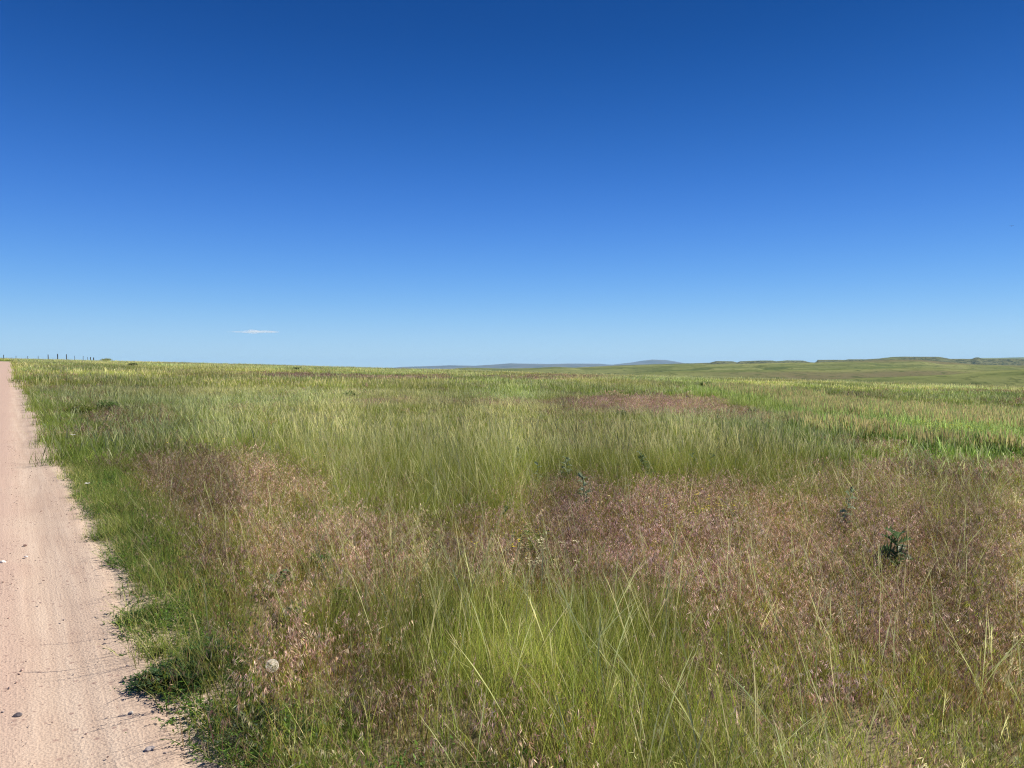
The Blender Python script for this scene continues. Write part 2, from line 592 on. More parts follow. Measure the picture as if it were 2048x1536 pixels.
# ------------------------------------------------------------------ grass meshes
class Tuft:
    def __init__(self):
        self.v, self.f, self.c = [], [], []

    def ribbon(self, pts, widths, cols, side):
        b = len(self.v)
        n = len(pts)
        for q, w, c in zip(pts, widths, cols):
            self.v += [tuple(q - side * w), tuple(q + side * w)]
            self.c += [c, c]
        for i in range(n - 1):
            a = b + 2 * i
            self.f.append((a, a + 1, a + 3, a + 2))

    def diamond(self, q, d, side, L, w, c):
        b = len(self.v)
        self.v += [tuple(q), tuple(q + d * L * .45 - side * w), tuple(q + d * L), tuple(q + d * L * .45 + side * w)]
        self.c += [c] * 4
        self.f.append((b, b + 1, b + 2, b + 3))

    def mesh(self, name, material=None):
        me = np_mesh(name, np.array(self.v), np.array(self.f), np.array(self.c))
        me.materials.append(material or M_GRASS)
        return me


def V(*a):
    return np.array(a, float)


def jit(c, s=.2):
    k = 1 + random.uniform(-s, s)
    return tuple(max(0, q * k * (1 + random.uniform(-s, s) * .35)) for q in c)


def lerp(a, b, t):
    return tuple(p_ + (q - p_) * t for p_, q in zip(a, b))


def stalk(h, lean, az, curl, n, base=(0, 0)):
    """points of a stem that leaves the ground at base and bows towards az"""
    pts = []
    p_ = V(base[0], base[1], 0)
    a = lean
    for i in range(n + 1):
        pts.append(p_.copy())
        p_ = p_ + V(math.sin(a) * math.cos(az), math.sin(a) * math.sin(az), math.cos(a)) * (h / n)
        a += curl / n
    return pts


def disc(r):
    a, q = random.uniform(0, 2 * math.pi), r * math.sqrt(random.random())
    return q * math.cos(a), q * math.sin(a)


GREEN, GREEN2 = (.180, .236, .040), (.285, .325, .062)
OLIVE, STRAW, PALE = (.27, .285, .045), (.62, .53, .25), (.56, .61, .17)
BROWN, RED, PURPLE, TAN = (.285, .195, .120), (.34, .205, .155), (.33, .235, .20), (.68, .55, .41)
VERGE = (.13, .23, .030)


def needle_tuft(blades, r, hmin, hmax, w, n=4, stems=0, mixs=.07, tip=.65):
    t = Tuft()
    for _ in range(blades):
        bx, by = disc(r)
        h = random.uniform(hmin, hmax)
        az = random.uniform(0, 2 * math.pi)
        pts = stalk(h, random.uniform(0, .35), az, random.uniform(0, .55), n, (bx, by))
        sa = random.uniform(0, math.pi)
        side = V(math.cos(sa), math.sin(sa), 0)
        c0 = jit(random.choice([GREEN, GREEN, GREEN, GREEN2, GREEN2, OLIVE]), .42)
        c1 = lerp(c0, PALE, random.uniform(.1, tip))
        if random.random() < .10:
            c0, c1 = lerp(c0, PALE, .6), jit(PALE)
        if random.random() < mixs:
            c0, c1 = jit(STRAW), jit(STRAW)
        t.ribbon(pts, [w * (1 - .9 * (i / n) ** 1.5) for i in range(n + 1)], [lerp(c0, c1, (i / n) ** 1.5) for i in range(n + 1)], side)
    for _ in range(stems):
        seed_stem(t, disc(r), random.uniform(hmax * .95, hmax * 1.45), w)
    return t


def seed_stem(t, base, h, w, head=.16):
    """a flowering stalk: thin straight stem, narrow pale panicle with a few long awns"""
    az = random.uniform(0, 2 * math.pi)
    n = 6
    pts = stalk(h, random.uniform(.02, .26), az, random.uniform(.03, .45), n, base)
    sa = random.uniform(0, math.pi)
    side = V(math.cos(sa), math.sin(sa), 0)
    c0, c1 = jit((.33, .37, .10)), jit((.62, .60, .29))
    ws = [w * .8] * 4 + [w * 1.6, w * 1.8, w * .3]
    t.ribbon(pts, ws, [lerp(c0, c1, (i / n)) for i in range(n + 1)], side)
    tip = pts[-2]
    d = (pts[-1] - pts[-2]) / np.linalg.norm(pts[-1] - pts[-2])
    for k in range(6):
        q = pts[4] + (pts[-1] - pts[4]) * random.random()
        o = V(random.uniform(-1, 1), random.uniform(-1, 1), random.uniform(-.4, .4)) * .32
        dd = d + o
        t.diamond(q, dd / np.linalg.norm(dd), side, random.uniform(.05, .10), w * .6, jit((.62, .58, .30)))


def cheat_tuft(stems, r, hmin, hmax, w, spikes=7, spL=.022, n=3, green=.18, tone=None):
    """drooping brome: reddish stems whose heads hang over to one side"""
    t = Tuft()
    for _ in range(stems):
        bx, by = disc(r)
        h = random.uniform(hmin, hmax)
        az = random.uniform(0, 2 * math.pi)
        pts = stalk(h, random.uniform(0, .35), az, random.uniform(.6, 1.7), n, (bx, by))
        sa = random.uniform(0, math.pi)
        side = V(math.cos(sa), math.sin(sa), 0)
        kind = random.random()
        cs = GREEN if kind < green else tone or random.choice([BROWN, BROWN, OLIVE, RED])
        c0 = jit(lerp(cs, OLIVE, random.uniform(0, .35)))
        t.ribbon(pts, [w, w * .8, w * .7, w * .4][:n + 1] if n == 3 else [w * (1 - .6 * i / n) for i in range(n + 1)], [c0, c0, jit(cs), jit(cs)][:n + 1] if n == 3 else [c0] * (n + 1), side)
        hc = random.choice([OLIVE, GREEN2]) if kind < green else random.choice([RED, PURPLE, PURPLE, BROWN, BROWN, TAN, TAN, lerp(RED, TAN, .5), lerp(OLIVE, TAN, .4)])
        for k in range(spikes):
            q = pts[-2] + (pts[-1] - pts[-2]) * random.uniform(-.4, 1)
            d = V(math.cos(az) * .35 + random.uniform(-.4, .4), math.sin(az) * .35 + random.uniform(-.4, .4), random.uniform(-1.25, -.25))
            d /= np.linalg.norm(d)
            s2 = np.cross(d, V(random.uniform(-1, 1), random.uniform(-1, 1), random.uniform(-1, 1)))
            s2 /= np.linalg.norm(s2) + 1e-6
            t.diamond(q, d, s2, spL * random.uniform(.7, 1.5), spL * .075, jit(hc, .35) if random.random() > .12 else jit(TAN, .3))
    for _ in range(stems // 2):                              # leaf blades low down
        bx, by = disc(r)
        pts = stalk(random.uniform(hmin * .4, hmin * .9), random.uniform(.1, .8), random.uniform(0, 6.28), random.uniform(.2, 1.2), 2, (bx, by))
        sa = random.uniform(0, math.pi)
        c0 = jit(random.choice([OLIVE, BROWN, STRAW, BROWN]), .4)
        t.ribbon(pts, [w * 1.3, w, w * .2], [c0] * 3, V(math.cos(sa), math.sin(sa), 0))
    return t


def low_tuft(blades, r, hmin, hmax, w, cols, n=2):
    t = Tuft()
    for _ in range(blades):
        pts = stalk(random.uniform(hmin, hmax), random.uniform(0, .7), random.uniform(0, 6.28), random.uniform(.1, 1.3), n, disc(r))
        sa = random.uniform(0, math.pi)
        c0 = jit(random.choice(cols), .25)
        t.ribbon(pts, [w * (1 - .85 * i / n) for i in range(n + 1)], [lerp(c0, PALE, .3 * i / n) for i in range(n + 1)], V(math.cos(sa), math.sin(sa), 0))
    return t


def forb_tuft(stems, r, h, cols, leaf=.03, flower=None):
    """small leafy weed: stems with alternate leaflets, sometimes a few flowers on top"""
    t = Tuft()
    for _ in range(stems):
        az = random.uniform(0, 6.28)
        hh = h * random.uniform(.6, 1.1)
        pts = stalk(hh, random.uniform(.1, .9), az, random.uniform(-.4, .6), 3, disc(r))
        c0 = jit(random.choice(cols), .25)
        sa = random.uniform(0, math.pi)
        t.ribbon(pts, [.002, .0018, .0015, .001], [c0] * 4, V(math.cos(sa), math.sin(sa), 0))
        for k in range(9):
            i = random.randint(0, 2)
            q = pts[i] + (pts[i + 1] - pts[i]) * random.random()
            a = random.uniform(0, 6.28)
            d = V(math.cos(a), math.sin(a), random.uniform(-.2, .9))
            d /= np.linalg.norm(d)
            s2 = np.cross(d, V(0, 0, 1) + .5 * V(random.uniform(-1, 1), random.uniform(-1, 1), 0))
            s2 /= np.linalg.norm(s2) + 1e-6
            t.diamond(q, d, s2, leaf * random.uniform(.6, 1.4), leaf * .22, jit(random.choice(cols), .25))
        if flower:
            for k in range(3):
                q = pts[-1] + V(random.uniform(-1, 1), random.uniform(-1, 1), random.uniform(-.6, .6)) * .02
                for j in range(2):
                    a = random.uniform(0, 6.28)
                    t.diamond(q, V(math.cos(a), math.sin(a), .25), V(-math.sin(a), math.cos(a), 0), .016, .006, flower)
    return t


def brome_tuft(blades, r, hmin, hmax, w):
    t = needle_tuft(blades, r, hmin * .55, hmin, w, 3, 0, .04)
    for _ in range(int(blades // 1.9)):
        az = random.uniform(0, 6.28)
        pts = stalk(random.uniform(hmin, hmax), random.uniform(0, .15), az, random.uniform(0, .5), 4, disc(r))
        sa = random.uniform(0, math.pi)
        c0, c1 = jit((.16, .25, .04)), jit(random.choice([(.50, .45, .19), (.40, .43, .14), (.56, .47, .22)]))
        t.ribbon(pts, [w * .6, w * .6, w * .7, w * 2.2, w * .5], [c0, c0, lerp(c0, c1, .4), c1, c1], V(math.cos(sa), math.sin(sa), 0))
    for i, c in enumerate(t.c):                              # leaf blades of this strip are a fresher green
        if c[1] > c[0] * 1.05:
            t.c[i] = (c[0] * .78, c[1] * 1.05, c[2] * .9)
    return t


# ------------------------------------------------------------------ scattering
def wedge(r0, r1, dens, th0=-50, th1=50):
    """random points between two distances, so many per square metre"""
    area = R(th1 - th0) / 2 * (r1 * r1 - r0 * r0)
    n = int(area * dens)
    r = np.sqrt(rng.uniform(r0 * r0, r1 * r1, n))
    t = np.radians(rng.uniform(th0, th1, n))
    return r * np.sin(t), r * np.cos(t)


def poly(pts, h=.25):
    return np.array([at(a, b, h) for a, b in pts])


def inside(pg, x, y):
    n = len(pg)
    res = np.zeros(len(x), bool)
    for i in range(n):
        x0, y0 = pg[i]
        x1, y1 = pg[(i + 1) % n]
        c = (y0 > y) != (y1 > y)
        res ^= c & (x < (x1 - x0) * (y - y0) / (y1 - y0 + 1e-12) + x0)
    return res


# stands of brown brome, seen at these places
CHEAT = [
    ([(215, 915), (300, 893), (450, 888), (545, 908), (640, 945), (665, 985), (560, 988), (480, 1005), (330, 1005), (250, 965)], .95),
    ([(330, 1000), (480, 1003), (690, 1012), (930, 1012), (1040, 1005), (1045, 950), (1075, 932), (1165, 932), (1220, 958), (1400, 950), (1560, 962), (1700, 990), (2700, 985), (2700, 1290), (1880, 1310), (1620, 1290), (1480, 1230),
      (1340, 1165), (1120, 1160), (930, 1135), (660, 1140), (560, 1150), (430, 1170), (360, 1110)], .93),
    ([(1620, 950), (1760, 905), (2700, 890), (2700, 1000), (1700, 1000)], .72),
    ([(440, 1180), (600, 1140), (650, 1200), (800, 1310), (910, 1430), (970, 1560), (990, 1680), (440, 1680), (480, 1470), (420, 1330)], .93),
    ([(900, 1400), (1050, 1380), (1180, 1440), (1300, 1536), (1330, 1640), (960, 1640)], .55),
    ([(1440, 1240), (1620, 1290), (1900, 1310), (2700, 1290), (2700, 1640), (1480, 1640)], .50),
    ([(1090, 795), (1250, 788), (1420, 792), (1520, 806), (1600, 822), (1590, 836), (1400, 828), (1240, 822), (1100, 812)], .9),
    ([(870, 797), (1080, 796), (1130, 806), (960, 806)], .8),
    ([(740, 793), (900, 796), (900, 803), (770, 803)], .7),
    ([(420, 742), (600, 744), (760, 750), (900, 748), (900, 757), (700, 757), (520, 752)], .8),
    ([(900, 751), (1180, 748), (1240, 756), (1080, 760)], .75),
    ([(60, 740), (110, 748), (150, 790), (260, 850), (260, 875), (150, 880), (95, 830), (60, 770)], .75),
    ([(240, 830), (310, 812), (340, 830), (280, 850)], .6),
    ([(1100, 857), (1200, 850), (1240, 866), (1160, 878)], .5),
    ([(1700, 862), (1860, 868), (1900, 892), (1780, 893)], .7),
    ([(1780, 782), (2700, 790), (2700, 800), (1850, 800)], .6),
]
CHEAT = [(poly(p_), w_) for p_, w_ in CHEAT]
STRIP = poly([(1375, 770), (1480, 771), (1640, 790), (1800, 806), (2700, 850), (2700, 880), (1880, 872), (1640, 838), (1560, 812), (1390, 778)], .45)
LUSH = poly([(1760, 862), (1840, 846), (2700, 850), (2700, 905), (1880, 895)], .35)
TALL = [poly(q, hh_) for q, hh_ in ((
    [(620, 1095), (930, 1086), (1120, 1108), (1330, 1120), (1420, 1200), (1500, 1300), (1530, 1640), (1100, 1640), (1020, 1400), (830, 1310), (650, 1180)], .42), (
    [(560, 870), (1600, 850), (1640, 940), (1200, 950), (1040, 930), (1030, 1000), (700, 1008), (660, 950)], .25))]
FRONT = poly([(1375, 773), (1480, 788), (1560, 806), (1640, 826), (1880, 856), (2700, 874), (2700, 902), (1880, 892), (1640, 845), (1540, 822), (1375, 784)], .2)
DARKG = poly([(1560, 768), (1700, 776), (2700, 800), (2700, 838), (1750, 812), (1620, 795)], .4)


def fields(x, y):
    """how much of each kind of plant grows at a point"""
    r = np.hypot(x, y)
    k = np.clip(r / 12, .5, 3)
    wx = x + k * .9 * (fbm(x / 1.1 / k, y / 1.1 / k, 101, 4) - .5)
    wy = y + k * 1.1 * (fbm(x / 1.1 / k, y / 1.1 / k, 107, 4) - .5)
    ch = np.zeros(len(x))
    soft = .30 * np.clip(r / 6, .6, 8)
    for ox, oy in ((0, 0), (.6, .3), (-.6, .5), (.3, -.8), (-.4, -.5), (1.1, .9), (-1.1, -1.0)):
        c1 = np.zeros(len(x))
        for pg, w_ in CHEAT:
            c1 = np.maximum(c1, w_ * inside(pg, wx + ox * soft, wy + oy * soft * 1.5))
        ch += c1 / 7
    ch *= np.where(r < 40, .97, 1.1)
    # smaller patches everywhere
    pn = fbm(x / 9 / np.clip(r / 40, 1, 3), y / 14 / np.clip(r / 40, 1, 3), 111, 4)
    ch = np.maximum(ch, .45 * sstep(.62, .70, pn) * (r > 30))
    ch = np.maximum(ch, .05 + .22 * sstep(.48, .62, fbm(x / 1.5, y / 1.5, 115, 3)) * (r < 14))
    strip = inside(STRIP, wx, wy)
    lush = inside(LUSH, wx, wy)
    dark = inside(DARKG, wx, wy)
    lush = lush | inside(FRONT, wx, wy)
    strip = strip & ~inside(FRONT, wx, wy)
    ch = np.where(strip | lush, .03, ch)
    ch = np.where(dark, .2, ch)
    tall = np.zeros(len(x))
    for pg in TALL:
        tall = np.maximum(tall, inside(pg, wx, wy) * 1.0)
    e = road_e(x, y)
    en = e + .5 * (fbm(x / .8, y / .8, 121, 3) - .5) * 2
    verge = sstep(1.0, .25, en / np.clip(r / 12, 1, 2.2)) * (road_s(x, y) < 190)
    return ch, strip, lush, dark, tall, verge, e, r


def on_field(e, x, y, margin=0.02):
    s = road_s(x, y)
    nn = .12 * (fbm(x * .9, y * .9, 131, 3) - .5) * 2
    return (e + nn > margin) | (e < -ROAD_W - .3) | (s > 205)


POOL = {}


def pool(name, meshes):
    c = bpy.data.collections.new(name)
    for i, me_ in enumerate(meshes):
        c.objects.link(bpy.data.objects.new('%s_%02d' % (name, i), me_))
    POOL[name] = (c, len(meshes))


def scatter(name, pname, x, y, rot=None, scl=None, tint=None, dz=0.0, lean=.12, hs=None):
    """one stuff object whose plants are placed on the ground by a geometry-nodes tree"""
    c, nvar = POOL[pname]
    n = len(x)
    me_ = bpy.data.meshes.new(name)
    me_.vertices.add(n)
    co = np.stack([x, y, ground_z(x, y) + dz], 1).astype(np.float32)
    me_.vertices.foreach_set('co', co.ravel())
    if rot is None:
        rot = np.stack([rng.normal(0, lean, n), rng.normal(0, lean, n), rng.uniform(0, 6.283, n)], 1)
    if scl is None:
        scl = rng.uniform(.75, 1.3, n)
    if scl.ndim == 1:
        scl = np.stack([scl * rng.uniform(.9, 1.1, n), scl * rng.uniform(.9, 1.1, n), scl * (hs if hs is not None else 1)], 1)
    for an, val in (('rot', rot), ('scl', scl)):
        a = me_.attributes.new(an, 'FLOAT_VECTOR', 'POINT')
        a.data.foreach_set('vector', np.asarray(val, np.float32).ravel())
    a = me_.attributes.new('pick', 'INT', 'POINT')
    a.data.foreach_set('value', rng.integers(0, nvar, n).astype(np.int32))
    if tint is None:
        tint = np.ones((n, 3))
    tc = np.ones((n, 4), np.float32)
    tc[:, :3] = tint
    a = me_.attributes.new('tint', 'FLOAT_COLOR', 'POINT')
    a.data.foreach_set('color', tc.ravel())
    o = link(bpy.data.objects.new(name, me_))
    ng = bpy.data.node_groups.new(name, 'GeometryNodeTree')
    ng.interface.new_socket('Geometry', in_out='INPUT', socket_type='NodeSocketGeometry')
    ng.interface.new_socket('Geometry', in_out='OUTPUT', socket_type='NodeSocketGeometry')
    gi, go = ng.nodes.new('NodeGroupInput'), ng.nodes.new('NodeGroupOutput')
    ip = ng.nodes.new('GeometryNodeInstanceOnPoints')
    ci = ng.nodes.new('GeometryNodeCollectionInfo')
    ci.inputs['Collection'].default_value = c
    ci.inputs['Separate Children'].default_value = True
    ci.inputs['Reset Children'].default_value = True
    ip.inputs['Pick Instance'].default_value = True

    def attr(nm, t):
        q = ng.nodes.new('GeometryNodeInputNamedAttribute')
        q.data_type = t
        q.inputs['Name'].default_value = nm
        return q.outputs['Attribute']
    e2r = ng.nodes.new('FunctionNodeEulerToRotation')
    L = ng.links.new
    L(attr('rot', 'FLOAT_VECTOR'), e2r.inputs[0])
    L(e2r.outputs[0], ip.inputs['Rotation'])
    L(attr('scl', 'FLOAT_VECTOR'), ip.inputs['Scale'])
    L(attr('pick', 'INT'), ip.inputs['Instance Index'])
    L(gi.outputs[0], ip.inputs['Points'])
    L(ci.outputs[0], ip.inputs['Instance'])
    L(ip.outputs[0], go.inputs[0])
    md = o.modifiers.new('plants', 'NODES')
    md.node_group = ng
    return o


# near, middle and far sizes of each kind of plant
pool('cheat_near', [cheat_tuft(13, .11, .14, .34, .0012, 13, .023, green=.12).mesh('cheat_near') for _ in range(10)])
pool('cheat_mid', [cheat_tuft(34, .30, .17, .34, .0026, 10, .036, green=.12).mesh('cheat_mid') for _ in range(6)])
pool('cheat_far', [cheat_tuft(46, .75, .20, .36, .010, 7, .09, green=.08).mesh('cheat_far') for _ in range(5)])
pool('needle_near', [needle_tuft(32, .10, .16, .47, .0013, 5, random.choice([0, 0, 1, 1])).mesh('needle_near') for _ in range(10)])
pool('needle_mid', [needle_tuft(70, .30, .16, .38, .0030, 4, 4, tip=.42).mesh('needle_mid') for _ in range(6)])
pool('needle_far', [needle_tuft(110, .75, .14, .34, .0085, 3, 3, tip=.30).mesh('needle_far') for _ in range(5)])
pool('low_near', [low_tuft(46, .13, .05, .20, .0015, [OLIVE, GREEN, BROWN, STRAW, GREEN2]).mesh('low_near') for _ in range(6)])
pool('low_mid', [low_tuft(60, .35, .08, .22, .0045, [OLIVE, GREEN, GREEN, GREEN2]).mesh('low_mid') for _ in range(4)])
pool('verge_near', [low_tuft(44, .13, .04, .24, .0015, [VERGE, VERGE, GREEN, GREEN2, STRAW], 3).mesh('verge_near') for _ in range(5)] + [forb_tuft(11, .11, .14, [VERGE, (.085, .15, .04)], .02).mesh('verge_forb') for _ in range(5)])
pool('verge_mid', [low_tuft(80, .28, .06, .26, .0040, [VERGE, VERGE, GREEN], 2).mesh('verge_mid') for _ in range(4)])
def _stems(k, w, r, hm):
    t = Tuft()
    for _ in range(k):
        seed_stem(t, disc(r), random.uniform(.38, .74) * hm, w)
    return t
pool('stems', [_stems(3, .0008, .09, 1.0).mesh('stems') for _ in range(12)])
pool('stems_mid', [_stems(7, .0018, .30, .76).mesh('stems_mid') for _ in range(8)])
pool('brome_mid', [brome_tuft(84, .35, .36, .58, .0045).mesh('brome_mid') for _ in range(6)])
pool('mustard', [forb_tuft(30, .28, .40, [(.16, .22, .045), (.19, .24, .05)], .05, (.72, .62, .03)).mesh('mustard') for _ in range(5)])


def green_tint(x, y, r):
    """stands differ in freshness: yellower here, bluer green there, from clump to clump"""
    sc = np.clip(r / 9, .6, 6)
    q = fbm(x / 1.1 / sc, y / 1.6 / sc, 141, 4)
    q2 = fbm(x / 9, y / 12, 145, 3)
    far = sstep(10, 50, r)
    t = np.ones((len(x), 3))
    t *= (.66 + .70 * sstep(.25, .75, q) + .08 * sstep(9, 25, r))[:, None]
    w_ = sstep(.35, .65, q2)
    t[:, 0] *= (.88 + .14 * w_) * (1 + .13 * far)
    t[:, 1] *= 1 + .10 * far
    t[:, 2] *= .92 + .14 * far
    return t


def brown_tint(x, y):
    r = np.hypot(x, y)
    sc = np.clip(r / 7, .6, 6)
    q = fbm(x / .9 / sc, y / 1.2 / sc, 151, 4)
    v = fbm(x / .45 / sc, y / .6 / sc, 153, 3)
    a, b, c = np.array([1.02, .90, 1.02]), np.array([1.03, .96, .94]), np.array([.98, 1.15, .80])
    w1, w2 = sstep(.34, .5, q)[:, None], sstep(.62, .70, q)[:, None]
    t = a * (1 - w1) + b * w1
    t = t * (1 - w2) + c * w2
    return t * (.68 + .68 * sstep(.25, .75, v))[:, None]


counts = {}
groups = {}


def add(kind, pname, x, y, **kw):
    groups.setdefault(kind, []).append((pname, x, y, kw))


LOD = [('near', 1.2, 13, 100), ('mid', 11.5, 42, 16), ('far', 38, 275, 2.2)]
for lod, r0, r1, dens in LOD:
    x, y = wedge(r0, r1, dens)
    ch, strip, lush, dark, tall, verge, e, r = fields(x, y)
    ok = on_field(e, x, y)
    th_ = np.degrees(np.arctan2(x, y))
    ok &= r < crest(th_) + 45
    if lod == 'near':
        ok &= rng.random(len(x)) > sstep(11.5, 13, r)
    if lod == 'mid':
        ok &= (rng.random(len(x)) < sstep(11.5, 13, r)) & (rng.random(len(x)) > sstep(38, 42, r))
    if lod == 'far':
        ok &= rng.random(len(x)) < sstep(38, 42, r)
    sc_ = {'near': .30, 'mid': .9, 'far': 3.0}[lod]
    ok &= rng.random(len(x)) < .40 + .75 * sstep(.3, .6, fbm(x / sc_, y / sc_ / 1.3, 181, 2))   # gaps between the clumps
    u = rng.random(len(x))
    vg = ok & (rng.random(len(x)) < verge * np.where(r < 13, .9, .38)) & (lod != 'far')
    ok2 = ok & ~vg
    c = ok2 & (u < ch)
    g = ok2 & ~c & ~strip
    st = ok2 & ~c & strip
    hs_c = rng.uniform(.8, 1.2, len(x))
    add('cheatgrass', 'cheat_' + lod, x[c], y[c], tint=brown_tint(x[c], y[c]))
    gt = green_tint(x[g], y[g], r[g])
    gt[dark[g]] *= np.array([.64, .72, .64])
    gt[lush[g]] *= np.array([.84, 1.0, .70])
    low = ~(tall[g] > 0) & (r[g] < 42)
    hgt = np.where(low, .72, 1.0) * (.8 + .45 * fbm(x[g] / 2.5, y[g] / 2.5, 161, 2))
    add('needle_grass', 'needle_' + lod, x[g], y[g], tint=gt, hs=hgt)
    if lod != 'near' and st.any():
        add('brome_strip', 'brome_mid', x[st], y[st], scl=rng.uniform(.8, 1.15, st.sum()) * (1.0 if lod == 'mid' else 1.25))
    if vg.any():
        add('verge_grass', 'verge_' + lod, x[vg], y[vg], hs=.55 + .6 * sstep(0, .6, e[vg]))
# more plants of the strip, which stands thick
x, y = wedge(12, 120, 3.0, 5, 50)
ch, strip, lush, dark, tall, verge, e, r = fields(x, y)
add('brome_strip', 'brome_mid', x[strip], y[strip], scl=rng.uniform(.8, 1.15, strip.sum()))
kf = lush & inside(FRONT, x, y)
add('needle_grass', 'needle_mid', x[kf], y[kf], tint=np.tile([.82, 1.02, .66], (kf.sum(), 1)), hs=np.full(kf.sum(), 1.15))
k = lush & (x > 9) & (rng.random(len(x)) < .9) & inside(LUSH, x, y)
add('mustard_patch', 'mustard', x[k], y[k], scl=rng.uniform(.8, 1.2, k.sum()))
# the green edge beside the road stands close
x, y = wedge(2.5, 14, 80, -50, 5)
e = road_e(x, y)
en = e + .16 * (fbm(x * 1.1, y * 1.1, 191, 3) - .5) * 2
k = (en > .05) & (en < .62) & (rng.random(len(x)) < .75)
add('verge_grass', 'verge_near', x[k], y[k], hs=.5 + .6 * sstep(0, .5, e[k]), tint=np.array([.86, .92, .85]) * rng.uniform(.7, 1.15, (k.sum(), 1)))
# understorey between the plants
for lod, r0, r1, dens in (('near', 1.2, 13, 30), ('mid', 12, 42, 7)):
    x, y = wedge(r0, r1, dens)
    e = road_e(x, y)
    ok = on_field(e, x, y)
    x, y = x[ok], y[ok]
    ch = fields(x, y)[0]
    add('understorey', 'low_' + lod, x, y, tint=np.where((ch > .5)[:, None], np.array([1.08, .80, .80]), np.array([.95, 1.05, .85])) * rng.uniform(.7, 1.25, (len(x), 1)))
# flowering stalks over everything near, and thicker stands of them farther out
for pname, r0, r1, dens in (('stems', 1.8, 14, 36), ('stems_mid', 12, 60, 3.2)):
    x, y = wedge(r0, r1, dens)
    ch, strip, lush, dark, tall, verge, e, r = fields(x, y)
    q = sstep(.40, .62, fbm(x / 1.3, y / 1.3, 171, 3))
    br = .06 + .50 * q * (1 - .6 * ch) + .34 * ((y < 5.4) & (x > -.6))
    k = on_field(e, x, y, .15) & (e > .55) & (rng.random(len(x)) < np.where(tall > 0, .30 + .65 * q, br) * (1 - .7 * verge))
    n = k.sum()
    rot = np.stack([rng.normal(0, .14, n), rng.normal(-.10, .18, n), rng.uniform(-.5, .5, n)], 1)
    add('seed_stalks', pname, x[k], y[k], rot=rot, scl=rng.uniform(.6, 1.15, n))

LABELS = {
    'cheatgrass': ('drooping brown and reddish brome growing in patches across the meadow', 'brown grass'),
    'needle_grass': ('tall thin green prairie grass covering the meadow', 'green grass'),
    'brome_strip': ('band of taller fresh green grass with straw coloured tops at right', 'grass strip'),
    'verge_grass': ('short dark green grass and weeds along the edge of the dirt road', 'verge grass'),
    'mustard_patch': ('bright green weeds dotted with yellow flowers at the right edge', 'wildflowers'),
    'understorey': ('short olive and straw coloured blades low between the taller grasses', 'low grass'),
    'seed_stalks': ('pale thin seed stalks standing above the near grass', 'seed stalks'),
}
for kind, items in groups.items():
    bypool = {}
    for pname, x, y, kw in items:
        n = len(x)
        rot = kw.get('rot')
        if rot is None:
            rot = np.stack([rng.normal(0, .10, n), rng.normal(-.03, .10, n), rng.uniform(0, 6.283, n)], 1)
        scl = kw.get('scl')
        if scl is None:
            scl = rng.uniform(.78, 1.28, n)
        h_ = kw.get('hs', np.ones(n))
        scl = np.stack([scl * rng.uniform(.9, 1.1, n), scl * rng.uniform(.9, 1.1, n), scl * h_], 1)
        tint = kw.get('tint')
        if tint is None:
            tint = np.ones((n, 3))
        bypool.setdefault(pname, []).append((x, y, rot, scl, tint))
    for pname, L_ in bypool.items():
        o = scatter(kind, pname, *(np.concatenate([q[i] for q in L_]) for i in range(5)))
        how = {'near': ', nearest plants', 'mid': ', middle distance', '_far': ', far plants'}
        suf = {'near': ' close to the camera', 'mid': ' in the middle distance', 'far': ' far off up to the skyline'}.get(pname.split('_')[-1], '') if len(bypool) > 1 else ''
        tag(o, LABELS[kind][0] + suf, LABELS[kind][1], kind='stuff')
        counts[o.name] = sum(len(q[0]) for q in L_)
print('COUNTS', counts, sum(counts.values()))


# ------------------------------------------------------------------ loose gravel and stones on the road
def stone_mesh(name, seed, col, flat=.65):
    import bmesh
    bm = bmesh.new()
    bmesh.ops.create_icosphere(bm, subdivisions=2, radius=1)
    r_ = random.Random(seed)
    ax = [Vector((r_.uniform(-1, 1), r_.uniform(-1, 1), r_.uniform(-1, 1))).normalized() for _ in range(9)]
    cut = [r_.uniform(.55, .95) for _ in ax]
    for v_ in bm.verts:
        for a, c in zip(ax, cut):                            # flat faces, as broken stone has
            d = v_.co.dot(a)
            if d > c:
                v_.co -= a * (d - c)
        v_.co.z *= flat
        v_.co.x *= 1.2
    me_ = bpy.data.meshes.new(name)
    bm.to_mesh(me_)
    bm.free()
    a = me_.attributes.new('col', 'FLOAT_COLOR', 'POINT')
    c = np.ones((len(me_.vertices), 4), np.float32)
    c[:, :3] = np.array(col) * rng.uniform(.92, 1.08, (len(me_.vertices), 1))
    a.data.foreach_set('color', c.ravel())
    me_.materials.append(M_STONE)
    return me_


m, nt, p = mat('stone')
a_ = nd(nt, 'ShaderNodeAttribute', attribute_name='col')
tc_ = nd(nt, 'ShaderNodeTexCoord')
oi_ = nd(nt, 'ShaderNodeObjectInfo')
n_ = noise(nt, tc_.outputs['Object'], 2.5, 5, .7)
c_ = mixc(nt, ramp(nt, n_, .3, .7), (.75, .75, .75), (1.2, 1.2, 1.2))
c_ = mixc(nt, 1.0, a_.outputs['Color'], c_, 'MULTIPLY')
nt.links.new(c_, p.inputs['Base Color'])
p.inputs['Roughness'].default_value = .85
M_STONE = m

